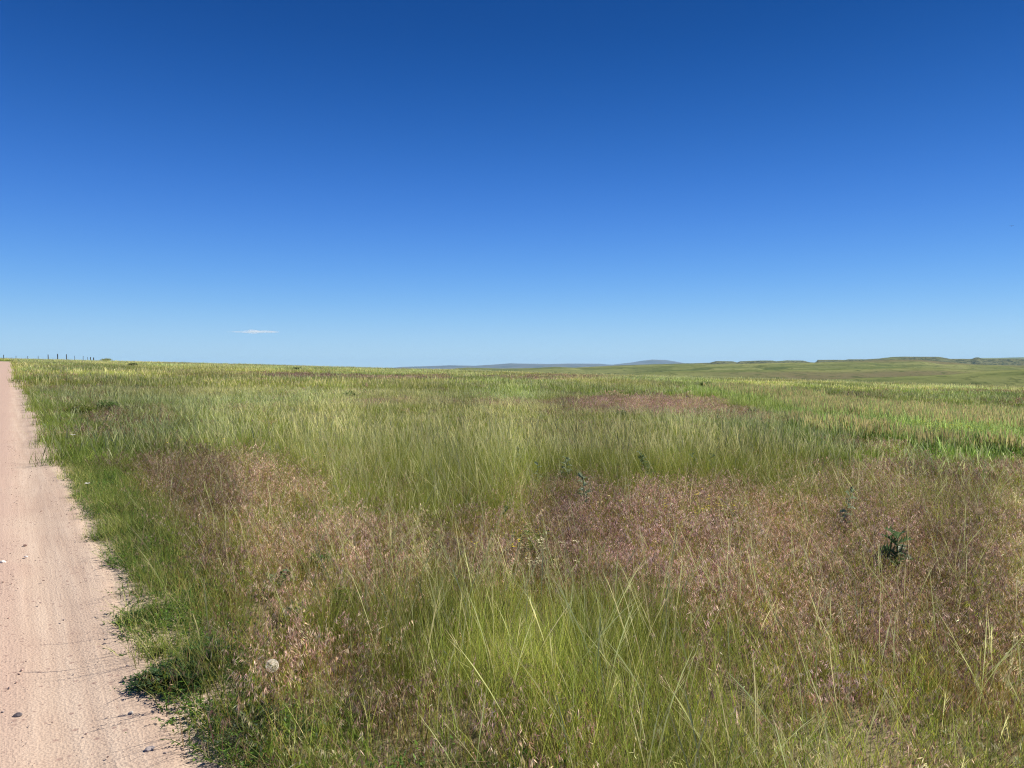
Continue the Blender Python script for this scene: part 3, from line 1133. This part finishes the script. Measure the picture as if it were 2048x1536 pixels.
pool('gravel', [stone_mesh('gravel', 300 + i, c) for i, c in enumerate([(.36, .24, .19), (.42, .30, .23), (.28, .20, .16), (.50, .40, .33), (.34, .24, .20), (.24, .19, .17), (.44, .29, .24)])])
n = 15000
s_ = rng.uniform(-1, 14, n) ** 1.0
a_c = -rng.uniform(0, 1, n) ** .8 * 2.4
keep = rng.random(n) < np.where(a_c < -.55, .9, .42) * np.where((a_c < -.25) & (a_c > -.55), .35, 1) * np.where(a_c > -.16, 1.8, 1)
s_, a_c = s_[keep], a_c[keep]
gx = RX + RD[0] * s_ + RN[0] * a_c
gy = RY + RD[1] * s_ + RN[1] * a_c
sz = .0016 * (1 - rng.random(len(gx))) ** -.42
sz = np.minimum(sz, .0075)
o = scatter('gravel', 'gravel', gx, gy, rot=np.stack([rng.normal(0, .3, len(gx)), rng.normal(0, .3, len(gx)), rng.uniform(0, 6.28, len(gx))], 1), scl=sz, dz=.012 + .002)
tag(o, 'loose pinkish gravel scattered over the sandy road', 'gravel', kind='stuff')

for i, (px, py, size, col, lab) in enumerate((
        (35, 1437, .017, (.12, .10, .10), 'dark grey stone lying on the road near the bottom left corner'),
        (6, 1128, .022, (.62, .55, .50), 'pale stone on the road at the left picture edge'),
        (52, 1117, .012, (.66, .60, .55), 'small whitish stone on the road, right of the pale stone at the edge'),
        (300, 1506, .018, (.30, .26, .25), 'flat grey stone half sunk in the sand by the grass at the bottom'),
        (262, 1432, .013, (.34, .31, .28), 'small grey stone on the sand below the dark green weed'),
        (50, 1094, .014, (.30, .19, .15), 'brown stone on the gravelly left side of the road'))):
    xx, yy = at(px, py)
    o = link(bpy.data.objects.new('stone', stone_mesh('stone', 40 + i, col)))
    o.scale = (size, size, size)
    o.location = (xx, yy, float(ground_z(xx, yy)) + .012 + size * .2)
    o.rotation_euler = (0, 0, i * 1.3)
    tag(o, lab, 'stone', 'stones lying on the dirt road')


# ------------------------------------------------------------------ fence on the left skyline
def tube(path, rads, sides=8, col=(.1, .1, .1), cap=True):
    v_, f_ = [], []
    path = [np.array(q, float) for q in path]
    for i, q in enumerate(path):
        d = path[min(i + 1, len(path) - 1)] - path[max(i - 1, 0)]
        d /= np.linalg.norm(d)
        a = np.cross(d, V(0, 0, 1) if abs(d[2]) < .9 else V(1, 0, 0))
        a /= np.linalg.norm(a)
        b = np.cross(d, a)
        for k_ in range(sides):
            t_ = 2 * math.pi * k_ / sides
            v_.append(tuple(q + (a * math.cos(t_) + b * math.sin(t_)) * rads[i]))
    for i in range(len(path) - 1):
        for k_ in range(sides):
            k2 = (k_ + 1) % sides
            f_.append((i * sides + k_, i * sides + k2, (i + 1) * sides + k2, (i + 1) * sides + k_))
    if cap:
        f_.append(tuple(range(sides))[::-1])
        f_.append(tuple(range((len(path) - 1) * sides, len(path) * sides)))
    return v_, f_, [col] * len(v_)


def part(name, vfc, parent, material, loc=(0, 0, 0)):
    me_ = np_mesh(name, np.array(vfc[0]), vfc[1], np.array(vfc[2]))
    me_.materials.append(material)
    o_ = link(bpy.data.objects.new(name, me_), parent)
    o_.location = loc
    return o_


m, nt, p = mat('weathered_wood')
tc_ = nd(nt, 'ShaderNodeTexCoord')
mp_ = nd(nt, 'ShaderNodeMapping')
mp_.inputs['Scale'].default_value = (14, 14, 1.2)
nt.links.new(tc_.outputs['Object'], mp_.inputs[0])
nt.links.new(mixc(nt, ramp(nt, noise(nt, mp_.outputs[0], 3, 5), .3, .7), (.045, .036, .03), (.12, .10, .085)), p.inputs['Base Color'])
p.inputs['Roughness'].default_value = .9
M_WOOD = m
m, nt, p = mat('fence_wire')
p.inputs['Base Color'].default_value = (.25, .25, .25, 1)
p.inputs['Metallic'].default_value = .8
p.inputs['Roughness'].default_value = .5
M_WIRE = m

POSTS = [(8, 709.5, .085), (32.5, 711.5, .06), (56, 712, .06), (77, 711.5, .06), (97, 709, .11), (116, 707.5, .13), (133.5, 708.5, .11), (150, 711.5, .06), (166.5, 712, .07), (175.5, 714, .055), (181.5, 714, .13), (187.5, 714, .15)]
ys = np.interp([p_[0] for p_ in POSTS], [8, 97, 166, 187], [190, 207, 229, 238])
fx0, fy0 = (POSTS[0][0] - 1024) / F * ys[0], ys[0]
fz0 = float(ground_z(fx0, fy0))
fence = empty('fence', (fx0, fy0, fz0))
tag(fence, 'wire fence with dark wooden posts along the left skyline', 'fence')
tops = []
for (px, py, rr), yy in zip(POSTS, ys):
    xx = (px - 1024) / F * yy
    gz = float(ground_z(xx, yy))
    want = EYE + (768 - py - 1518.1 * math.tan(R(PITCH)) + 0) / F * yy   # the height its top is seen at
    h = float(np.clip(want - gz, 1.15, 2.1))
    tops.append((xx - fx0, yy - fy0, gz - fz0, h))
    lean = random.uniform(-.03, .03)
    part('post', tube([(0, 0, -.4), (lean * h * .5, 0, h * .6), (lean * h, 0, h - .03), (lean * h, 0, h)], [rr, rr * .97, rr * .93, rr * .75], 10), fence, M_WOOD, (xx - fx0, yy - fy0, gz - fz0))
    print('POST', round(px), 'y', round(yy), 'ground', round(gz, 2), 'h', round(h, 2), 'want', round(want - gz, 2))
part('brace_rail', tube([(tops[-2][0], tops[-2][1], tops[-2][2] + 1.0), (tops[-1][0], tops[-1][1], tops[-1][2] + 1.0)], [.05, .05], 8), fence, M_WOOD)
for hh in (.35, .62, .88, 1.1):
    path = []
    for q in tops:
        path.append((q[0], q[1] - .1, q[2] + min(hh, q[3] - .04)))
    part('wire', tube(path, [.004] * len(path), 5), fence, M_WIRE)


# ------------------------------------------------------------------ thistles
def thistle_leaf(L_, W_, cols, droop=.5, n=11, seed=0):
    r_ = random.Random(seed)
    v_, f_, c_ = [], [], []
    z = 0.0
    for i in range(n + 1):
        t_ = i / n
        env = math.sin(math.pi * min(1, t_ * .93 + .05)) ** .7
        lob = (1.0 if i % 2 else .34) * (1 + r_.uniform(-.2, .2))
        w_ = W_ * env * lob + .002
        zz_ = L_ * (.42 * t_ - droop * t_ * t_)
        cup = w_ * (.35 + r_.uniform(-.2, .35))
        xx = L_ * t_ * (1 - .12 * t_)
        fwd = (.055 * L_ if i % 2 else 0)
        v_ += [(xx + fwd, -w_, zz_ + cup), (xx, 0, zz_), (xx + fwd, w_, zz_ + cup * (1 + r_.uniform(-.3, .3)))]
        c_ += [jit(cols[0], .15), cols[1], jit(cols[0], .15)]
        z += 1
    for i in range(n):
        a, b = 3 * i, 3 * i + 3
        f_ += [(a, a + 1, b + 1, b), (a + 1, a + 2, b + 2, b + 1)]
    m0 = len(v_)                                             # a few spines at the lobe tips
    for i in range(1, n, 2):
        for sgn, k_ in ((-1, 0), (1, 2)):
            q = v_[3 * i + k_]
            b = len(v_)
            v_ += [(q[0] - .004, q[1], q[2]), (q[0] + .004, q[1], q[2]), (q[0] + .012, q[1] + sgn * .014, q[2] + .004)]
            c_ += [cols[0], cols[0], (.35, .33, .2)]
            f_.append((b, b + 1, b + 2))
    me_ = np_mesh('leaf', np.array(v_), f_, np.array(c_))
    me_.materials.append(M_PLANT)
    return me_


DK = ((.055, .10, .035), (.16, .23, .10))
GY = ((.20, .26, .13), (.26, .31, .20))
MD = ((.11, .17, .06), (.16, .21, .12))
LEAVES = {k: [thistle_leaf(.17, .070, cc, dr, seed=i) for i, dr in enumerate((.15, .35, .6))] for k, cc in (('dark', DK), ('grey', GY), ('mid', MD))}


def thistle(px, py, h, kind, label, n_leaf=11, size=1.0, seed=1, flower=False, spread=1.0):
    r_ = random.Random(seed)
    xx, yy = at(px, py)
    t_ = empty('thistle', (xx, yy, float(ground_z(xx, yy)) - .01), r_.uniform(0, 6.28))
    tag(t_, label, 'thistle', 'thistles growing in the brown grass')
    la, lb = r_.uniform(-.12, .12), r_.uniform(-.12, .12)
    path = [(la * h * q * q, lb * h * q * q, h * q) for q in (0, .25, .5, .75, 1)]
    cs = (.15, .20, .11)
    part('stem', tube(path, [.006 * size, .006 * size, .005 * size, .004 * size, .003 * size], 6, cs), t_, M_PLANT)
    for i in range(n_leaf):
        q = .30 + .70 * i / (n_leaf - 1)
        o_ = link(bpy.data.objects.new('leaf', LEAVES[kind][r_.randrange(3)]), t_)
        o_.location = (la * h * q * q, lb * h * q * q, h * q)
        s = size * (1.12 - .5 * q) * r_.uniform(.8, 1.15) * spread
        o_.scale = (s, s, s)
        o_.rotation_euler = (r_.uniform(-.9, .9), -r_.uniform(-.05, .5) - 1.5 * max(0, q - .68), i * 2.4 + r_.uniform(-.4, .4))
    if flower:
        v_, f_, c_ = tube([(0, 0, -.012), (0, 0, .0), (0, 0, .016), (0, 0, .026)], [.004, .012, .011, .004], 8, (.16, .18, .10))
        part('flower_head', (v_, f_, c_), t_, M_PLANT, (la * h, lb * h, h))
    return t_


thistle(1793, 1158, .33, 'dark', 'large dark green thistle with lobed leaves standing alone in the red brown grass', 10, 1.0, 3, False, 1.35)
thistle(1748, 1160, .17, 'dark', 'low dark thistle beside the large dark green one, on its left', 7, .75, 5)
thistle(1132, 976, .40, 'grey', 'grey green thistle with yellowish top in front of the tall green grass', 12, .8, 7, True)
thistle(1034, 955, .42, 'grey', 'slim grey thistle at the left end of the thistle row', 10, .75, 9, True)
thistle(1168, 1030, .42, 'grey', 'pale grey green thistle on the upper edge of the brown band', 11, .72, 11, True)
thistle(1012, 1068, .22, 'dark', 'small dark thistle low in the middle of the brown band', 6, .65, 13)
thistle(1290, 966, .38, 'mid', 'broad green thistle with spreading leaves, first right of the yellow topped one', 13, .9, 15, False, 1.15)
thistle(1387, 958, .36, 'mid', 'small upright green thistle, second from the right in the far row', 7, .7, 17)
thistle(1421, 957, .36, 'mid', 'small bushy green thistle at the right end of the far row', 8, .7, 19)
thistle(1076, 985, .36, 'grey', 'thin grey thistle between the slim and the yellow topped ones', 7, .55, 21)
thistle(1690, 1076, .48, 'grey', 'tall narrow grey green thistle up and left of the large dark one', 12, .6, 23, True)


# ------------------------------------------------------------------ leafy weeds
def sprig_mat(name, px, py, rad_, h, n, cols, label, cat, leaf=.012, group=None, up=.25, sector=None):
    """low spreading weed: runners that radiate from the root, set with pairs of leaflets"""
    xx, yy = at(px, py)
    root = empty(name, (xx, yy, float(ground_z(xx, yy)) + .004))
    tag(root, label, cat, group)
    st, fo = Tuft(), Tuft()
    for _ in range(n):
        az = random.uniform(*(sector or (0, 6.283)))
        L_ = rad_ * math.sqrt(random.uniform(.12, 1)) * random.uniform(.8, 1.2)
        lift = h * random.uniform(.1, 1) * (1.15 - .8 * L_ / rad_)
        bow = random.uniform(-.6, .6)
        pts = []
        for i in range(7):
            q = i / 6
            a = az + bow * q * q
            pts.append(V(L_ * q * math.cos(a), L_ * q * math.sin(a), max(.006, lift * math.sin(min(1, q * 1.4) * 1.9) + up * h * q * random.uniform(.4, 1))))
        sa = az + 1.57
        c0 = jit(random.choice(cols), .3)
        st.ribbon(pts, [.0022, .002, .002, .0018, .0015, .0012, .0006], [lerp(c0, (.16, .10, .05), .35)] * 7, V(math.cos(sa), math.sin(sa), 0))
        for i in range(1, 7):
            for k_ in range(4):
                q = pts[i - 1] + (pts[i] - pts[i - 1]) * random.random()
                a = az + bow + random.choice((-1, 1)) * random.uniform(.5, 1.5)
                d = V(math.cos(a), math.sin(a), random.uniform(-.15, .8))
                d /= np.linalg.norm(d)
                s2 = np.cross(d, V(random.uniform(-.4, .4), random.uniform(-.4, .4), 1))
                s2 /= np.linalg.norm(s2)
                fo.diamond(q, d, s2, leaf * random.uniform(.7, 1.6), leaf * random.uniform(.22, .36), jit(c0, .25))
    o_ = link(bpy.data.objects.new('stems', st.mesh('stems', M_PLANT)), root)
    o_ = link(bpy.data.objects.new('foliage', fo.mesh('foliage', M_PLANT)), root)
    return root


DG = [(.05, .10, .03), (.068, .13, .038), (.042, .085, .032)]
sprig_mat('weed', 352, 1368, .23, .085, 260, DG, 'dense dark green leafy weed spreading onto the sand at lower left', 'weed', .017)
sprig_mat('weed', 415, 1330, .22, .12, 150, DG, 'dark green weed behind the dense one, half covered by brown grass', 'weed', .016)
sprig_mat('weed', 272, 1243, .17, .04, 46, DG, 'small flat green weed at the sand edge above the dense dark one', 'weed', .018)
sprig_mat('weed', 318, 1310, .10, .04, 22, [(.06, .075, .03), (.10, .07, .04)], 'tiny sparse weed on bare sand between the flat and the dense weeds', 'weed', .012)
sprig_mat('weed', 500, 1470, .26, .10, 120, [(.05, .08, .035), (.10, .13, .085), (.07, .11, .05)], 'dull green weed with some grey leaves at the bottom, right of the sand', 'weed', .011)


def shrub(px, py, rad_, h, n, cols, label, leaf, name='shrub', cat='shrub', flower=None, group=None, dy=0.0):
    xx, yy = at(px, py)
    yy += dy
    root = empty(name, (xx, yy, float(ground_z(xx, yy))))
    tag(root, label, cat, group)
    st, fo, fl = Tuft(), Tuft(), Tuft()
    for _ in range(n):
        az = random.uniform(0, 6.283)
        out = math.sqrt(random.random())
        L_ = h * random.uniform(.65, 1.1) * (1 - .35 * out * out)
        lean = math.atan2(rad_ * out, L_)
        pts = stalk(math.hypot(L_, rad_ * out), lean * .55, az, lean * .9, 4, (random.uniform(-.1, .1) * rad_, random.uniform(-.1, .1) * rad_))
        sa = random.uniform(0, math.pi)
        c0 = jit(random.choice(cols), .25)
        w_ = max(.0015, leaf * .10)
        st.ribbon(pts, [w_ * 1.4, w_ * 1.2, w_, w_ * .8, w_ * .4], [lerp(c0, (.15, .11, .06), .4)] * 5, V(math.cos(sa), math.sin(sa), 0))
        for k_ in range(14):
            i = random.choice((0, 1, 1, 2, 2, 3, 3, 3))
            q = pts[i] + (pts[i + 1] - pts[i]) * random.random()
            a = random.uniform(0, 6.283)
            d = V(math.cos(a), math.sin(a), random.uniform(-.3, 1.0))
            d /= np.linalg.norm(d)
            s2 = np.cross(d, V(random.uniform(-.6, .6), random.uniform(-.6, .6), 1))
            s2 /= np.linalg.norm(s2)
            fo.diamond(q, d, s2, leaf * random.uniform(.6, 1.4), leaf * random.uniform(.2, .35), jit(c0, .25))
        if flower and random.random() < .6:
            for k_ in range(5):
                q = pts[-1] + V(random.uniform(-1, 1), random.uniform(-1, 1), random.uniform(-1, .8)) * leaf * .6
                for a in (0, 1.57, 3.14, 4.71):
                    d = V(math.cos(a), math.sin(a), .3)
                    fl.diamond(q, d, V(-math.sin(a), math.cos(a), 0), .006, .0028, jit(flower, .1))
    link(bpy.data.objects.new('stems', st.mesh('stems', M_PLANT)), root)
    link(bpy.data.objects.new('foliage', fo.mesh('foliage', M_PLANT)), root)
    if fl.v:
        o_ = link(bpy.data.objects.new('flowers', fl.mesh('flowers', M_PLANT)), root)
        o_['kind'] = 'stuff'
    return root


SD = [(.15, .23, .06), (.13, .20, .055)]
YG = [(.15, .19, .03), (.12, .17, .03), (.19, .21, .04)]
SAGE = [(.20, .26, .13), (.25, .30, .17), (.17, .24, .09)]
shrub(215, 832, .36, .42, 170, SD, 'dark green bushy weed between the road verge and the pale grass at left', .045)
shrub(160, 838, .55, .32, 200, YG, 'yellow green bushy plant beside the road verge, left of a dark one', .04)
shrub(1243, 842, .22, .36, 100, SD, 'dark green bush in front of the brown patch right of the centre', .04)
shrub(702, 802, .4, .42, 110, SD, 'dark green weed among pale grass in the left half, far out', .055)
shrub(1412, 780, .8, .7, 220, [(.13, .20, .04), (.15, .22, .045)], 'bright green bush at the head of the tall grass strip', .08)
shrub(266, 736, .75, .7, 240, [(.12, .16, .05), (.14, .175, .06)], 'rounded green bush just under the left skyline', .10)
shrub(213, 722, 2.0, 1.6, 320, [(.32, .36, .12), (.36, .38, .14)], 'pale green bush on the skyline right of the fence end', .14)
shrub(595, 742, .9, .55, 180, [(.13, .17, .06)], 'flat green bush on the meadow just below the skyline, left of centre', .10)
shrub(1505, 835, .26, .40, 90, [(.13, .16, .06), (.11, .145, .05)], 'olive green bush between brown patch and tall grass strip', .045)
shrub(560, 1185, .14, .15, 34, SAGE, 'silvery sage green plant right of the road verge, near the middle of the left half', .035, 'sage_plant', 'plant')
shrub(597, 1245, .11, .12, 26, SAGE, 'small grey green plant below the silvery one', .030, 'sage_plant', 'plant')
shrub(685, 1225, .13, .17, 40, YG, 'light yellow green leafy plant at the left end of the near green grass', .030, 'leafy_plant', 'plant')
shrub(1062, 1130, .17, .34, 16, [(.19, .24, .06), (.22, .26, .07)], 'thin plant with small yellow flowers at the upper edge of near green grass', .035, 'mustard_plant', 'plant', (.80, .66, .03))
shrub(640, 1150, .16, .18, 34, [(.12, .19, .045)], 'fresh green leafy tuft left of the near green grass', .03, 'leafy_plant', 'plant')

# small flowers that show as dots
pool('blossom', [forb_tuft(3, .06, .30, [(.13, .15, .05)], .02, c).mesh('blossom') for c in ((.78, .72, .42), (.80, .74, .45), (.78, .62, .05), (.80, .70, .30))])
bx, by = [], []
for (px, py, sx, sy, n) in ((1395, 1020, 80, 30, 22), (1290, 1020, 55, 18, 8), (560, 905, 60, 14, 26), (1960, 875, 90, 18, 60), (1060, 1110, 40, 25, 12), (420, 905, 60, 15, 8), (680, 930, 50, 15, 10)):
    for _ in range(n):
        q = at(px + random.gauss(0, sx * .6), py + random.gauss(0, sy * .6), .2)
        bx.append(q[0])
        by.append(q[1])
o = scatter('wildflowers', 'blossom', np.array(bx), np.array(by))
tag(o, 'tiny cream and yellow wildflowers dotted through the grass', 'wildflowers', kind='stuff')


# ------------------------------------------------------------------ seed heads and white flowers
def seed_head(px, py, h, rad_, col, label):
    xx, yy = at(px, py)
    gz = float(ground_z(xx, yy))
    root = empty('seed_head', (xx, yy, gz))
    tag(root, label, 'seed head', 'fluffy round seed heads')
    part('stem', tube([(0, 0, 0), (.01, 0, h * .6), (0, 0, h)], [.003, .0025, .003], 6, (.16, .18, .08)), root, M_PLANT)
    t_ = Tuft()
    for k_ in range(80):
        z_ = 1 - 2 * (k_ + .5) / 80
        a = k_ * 2.399963
        d = V(math.sqrt(1 - z_ * z_) * math.cos(a), math.sqrt(1 - z_ * z_) * math.sin(a), z_)
        s_1 = np.cross(d, V(.3, .5, .81))
        s_1 /= np.linalg.norm(s_1)
        q = V(0, 0, h)
        t_.ribbon([q + d * rad_ * .1, q + d * rad_ * .8], [.0006, .0006], [col, col], s_1)
        s_2 = np.cross(d, s_1)
        for w_ in (s_1, s_2, (s_1 + s_2) * .7, (s_1 - s_2) * .7):   # each parachute a small star
            t_.diamond(q + d * rad_ * .78 - w_ * rad_ * .25, w_, d, rad_ * .5, .0011, jit(col, .08))
    link(bpy.data.objects.new('puff', t_.mesh('puff', M_PLANT)), root)


seed_head(545, 1418, .20, .036, (.90, .85, .72), 'round whitish seed head in the brown grass right of the dark weed')
seed_head(1957, 1085, .30, .045, (.52, .40, .26), 'tan dried seed head in the brown grass near the right edge')


def white_flower(px, py, h, rad_, label):
    xx, yy = at(px, py)
    root = empty('white_flower', (xx, yy, float(ground_z(xx, yy))))
    tag(root, label, 'flower', 'white flowers in the verge')
    part('stem', tube([(0, 0, 0), (0, .01, h)], [.002, .0015], 5, (.10, .15, .05)), root, M_PLANT)
    for k_ in range(5):
        a = k_ * 2 * math.pi / 5
        t_ = Tuft()
        t_.diamond(V(0, 0, h), V(math.cos(a), math.sin(a), .35), V(-math.sin(a), math.cos(a), 0), rad_, rad_ * .42, (.82, .80, .76))
        link(bpy.data.objects.new('petal', t_.mesh('petal', M_PLANT)), root)


white_flower(175, 996, .16, .038, 'white flower at the outer edge of the green verge')
white_flower(146, 896, .22, .055, 'white flower farther up in the verge, above the other one')

# ------------------------------------------------------------------ bird and cloud
dx_, dy_, dz_ = px_dir(2023.5, 452)
tb = 75 / dy_
bird = empty('bird', (dx_ * tb, 75, EYE + dz_ * tb), .9)
tag(bird, 'tiny dark bird in flight high in the right of the sky', 'bird')
cb = (.02, .018, .016)
part('body', tube([(-.13, 0, 0), (-.10, 0, .0), (-.02, 0, .005), (.05, 0, .01), (.08, 0, .018), (.105, 0, .018), (.125, 0, .012)], [.006, .022, .034, .028, .02, .018, .003], 10, cb), bird, M_PLANT)
for sg in (-1, 1):
    v_ = [(.05, 0, .01), (.055, sg * .07, .045), (.03, sg * .15, .05), (-.03, sg * .21, .03), (-.05, sg * .14, .036), (-.045, sg * .06, .03), (-.04, 0, .008)]
    v_ = v_ + [(a, b, c - .006) for a, b, c in v_]
    f_ = [tuple(range(7)), tuple(range(13, 6, -1))] + [(i, i + 7, (i + 1) % 7 + 7, (i + 1) % 7) for i in range(7)]
    part('wing', (v_, f_, [cb] * len(v_)), bird, M_PLANT)
v_ = [(-.12, -.012, 0), (-.12, .012, 0), (-.20, .04, .004), (-.19, 0, .004), (-.20, -.04, .004)]
v_ = v_ + [(a, b, c - .005) for a, b, c in v_]
part('tail', (v_, [(0, 1, 2, 3, 4), (9, 8, 7, 6, 5)] + [(i, i + 5, (i + 1) % 5 + 5, (i + 1) % 5) for i in range(5)], [cb] * 10), bird, M_PLANT)

CD = 12000
dx_, dy_, dz_ = px_dir(503, 664)
tb = CD / dy_
ccx, ccz = dx_ * tb, EYE + dz_ * tb
cv, cf = [], []
nu, nv_ = 40, 12
for i in range(nu + 1):
    q = i / nu
    hx = (q - .5) * 940
    prof = (math.sin(math.pi * q) ** .5) * (.25 + .75 * sstep(.05, .55, q)) * (1 + .55 * math.exp(-((q - .52) / .06) ** 2))
    for j in range(nv_):
        a = 2 * math.pi * j / nv_
        zz_ = math.sin(a) * 28 * prof
        cv.append((hx, math.cos(a) * 130 * prof, zz_ * (1 if zz_ > 0 else .6)))
for i in range(nu):
    for j in range(nv_):
        cf.append((i * nv_ + j, (i + 1) * nv_ + j, (i + 1) * nv_ + (j + 1) % nv_, i * nv_ + (j + 1) % nv_))
cf += [tuple(range(nv_)), tuple(range(nu * nv_ + nv_ - 1, nu * nv_ - 1, -1))]
me = np_mesh('cloud', np.array(cv), [q[::-1] for q in cf])      # faces look outwards
cloud = link(bpy.data.objects.new('cloud', me))
cloud.location = (ccx, CD, ccz)
m = bpy.data.materials.new('cloud')
m.use_nodes = True
nt = m.node_tree
nt.nodes.remove(nt.nodes['Principled BSDF'])
pv = nt.nodes.new('ShaderNodeVolumePrincipled')
pv.inputs['Color'].default_value = (1, 1, 1, 1)
tc_ = nd(nt, 'ShaderNodeTexCoord')
mp_ = nd(nt, 'ShaderNodeMapping')
mp_.inputs['Scale'].default_value = (.010, .012, .045)
nt.links.new(tc_.outputs['Object'], mp_.inputs[0])
n_ = noise(nt, mp_.outputs[0], 1.0, 4, .6)
mr_ = nd(nt, 'ShaderNodeMapRange')
mr_.inputs['From Min'].default_value, mr_.inputs['From Max'].default_value = .42, .66
mr_.inputs['To Max'].default_value = .010
nt.links.new(n_, mr_.inputs['Value'])
nt.links.new(mr_.outputs[0], pv.inputs['Density'])
nt.links.new(pv.outputs[0], nt.nodes['Material Output'].inputs['Volume'])
me.materials.append(m)
tag(cloud, 'single small wisp of white cloud low in the left sky', 'cloud')
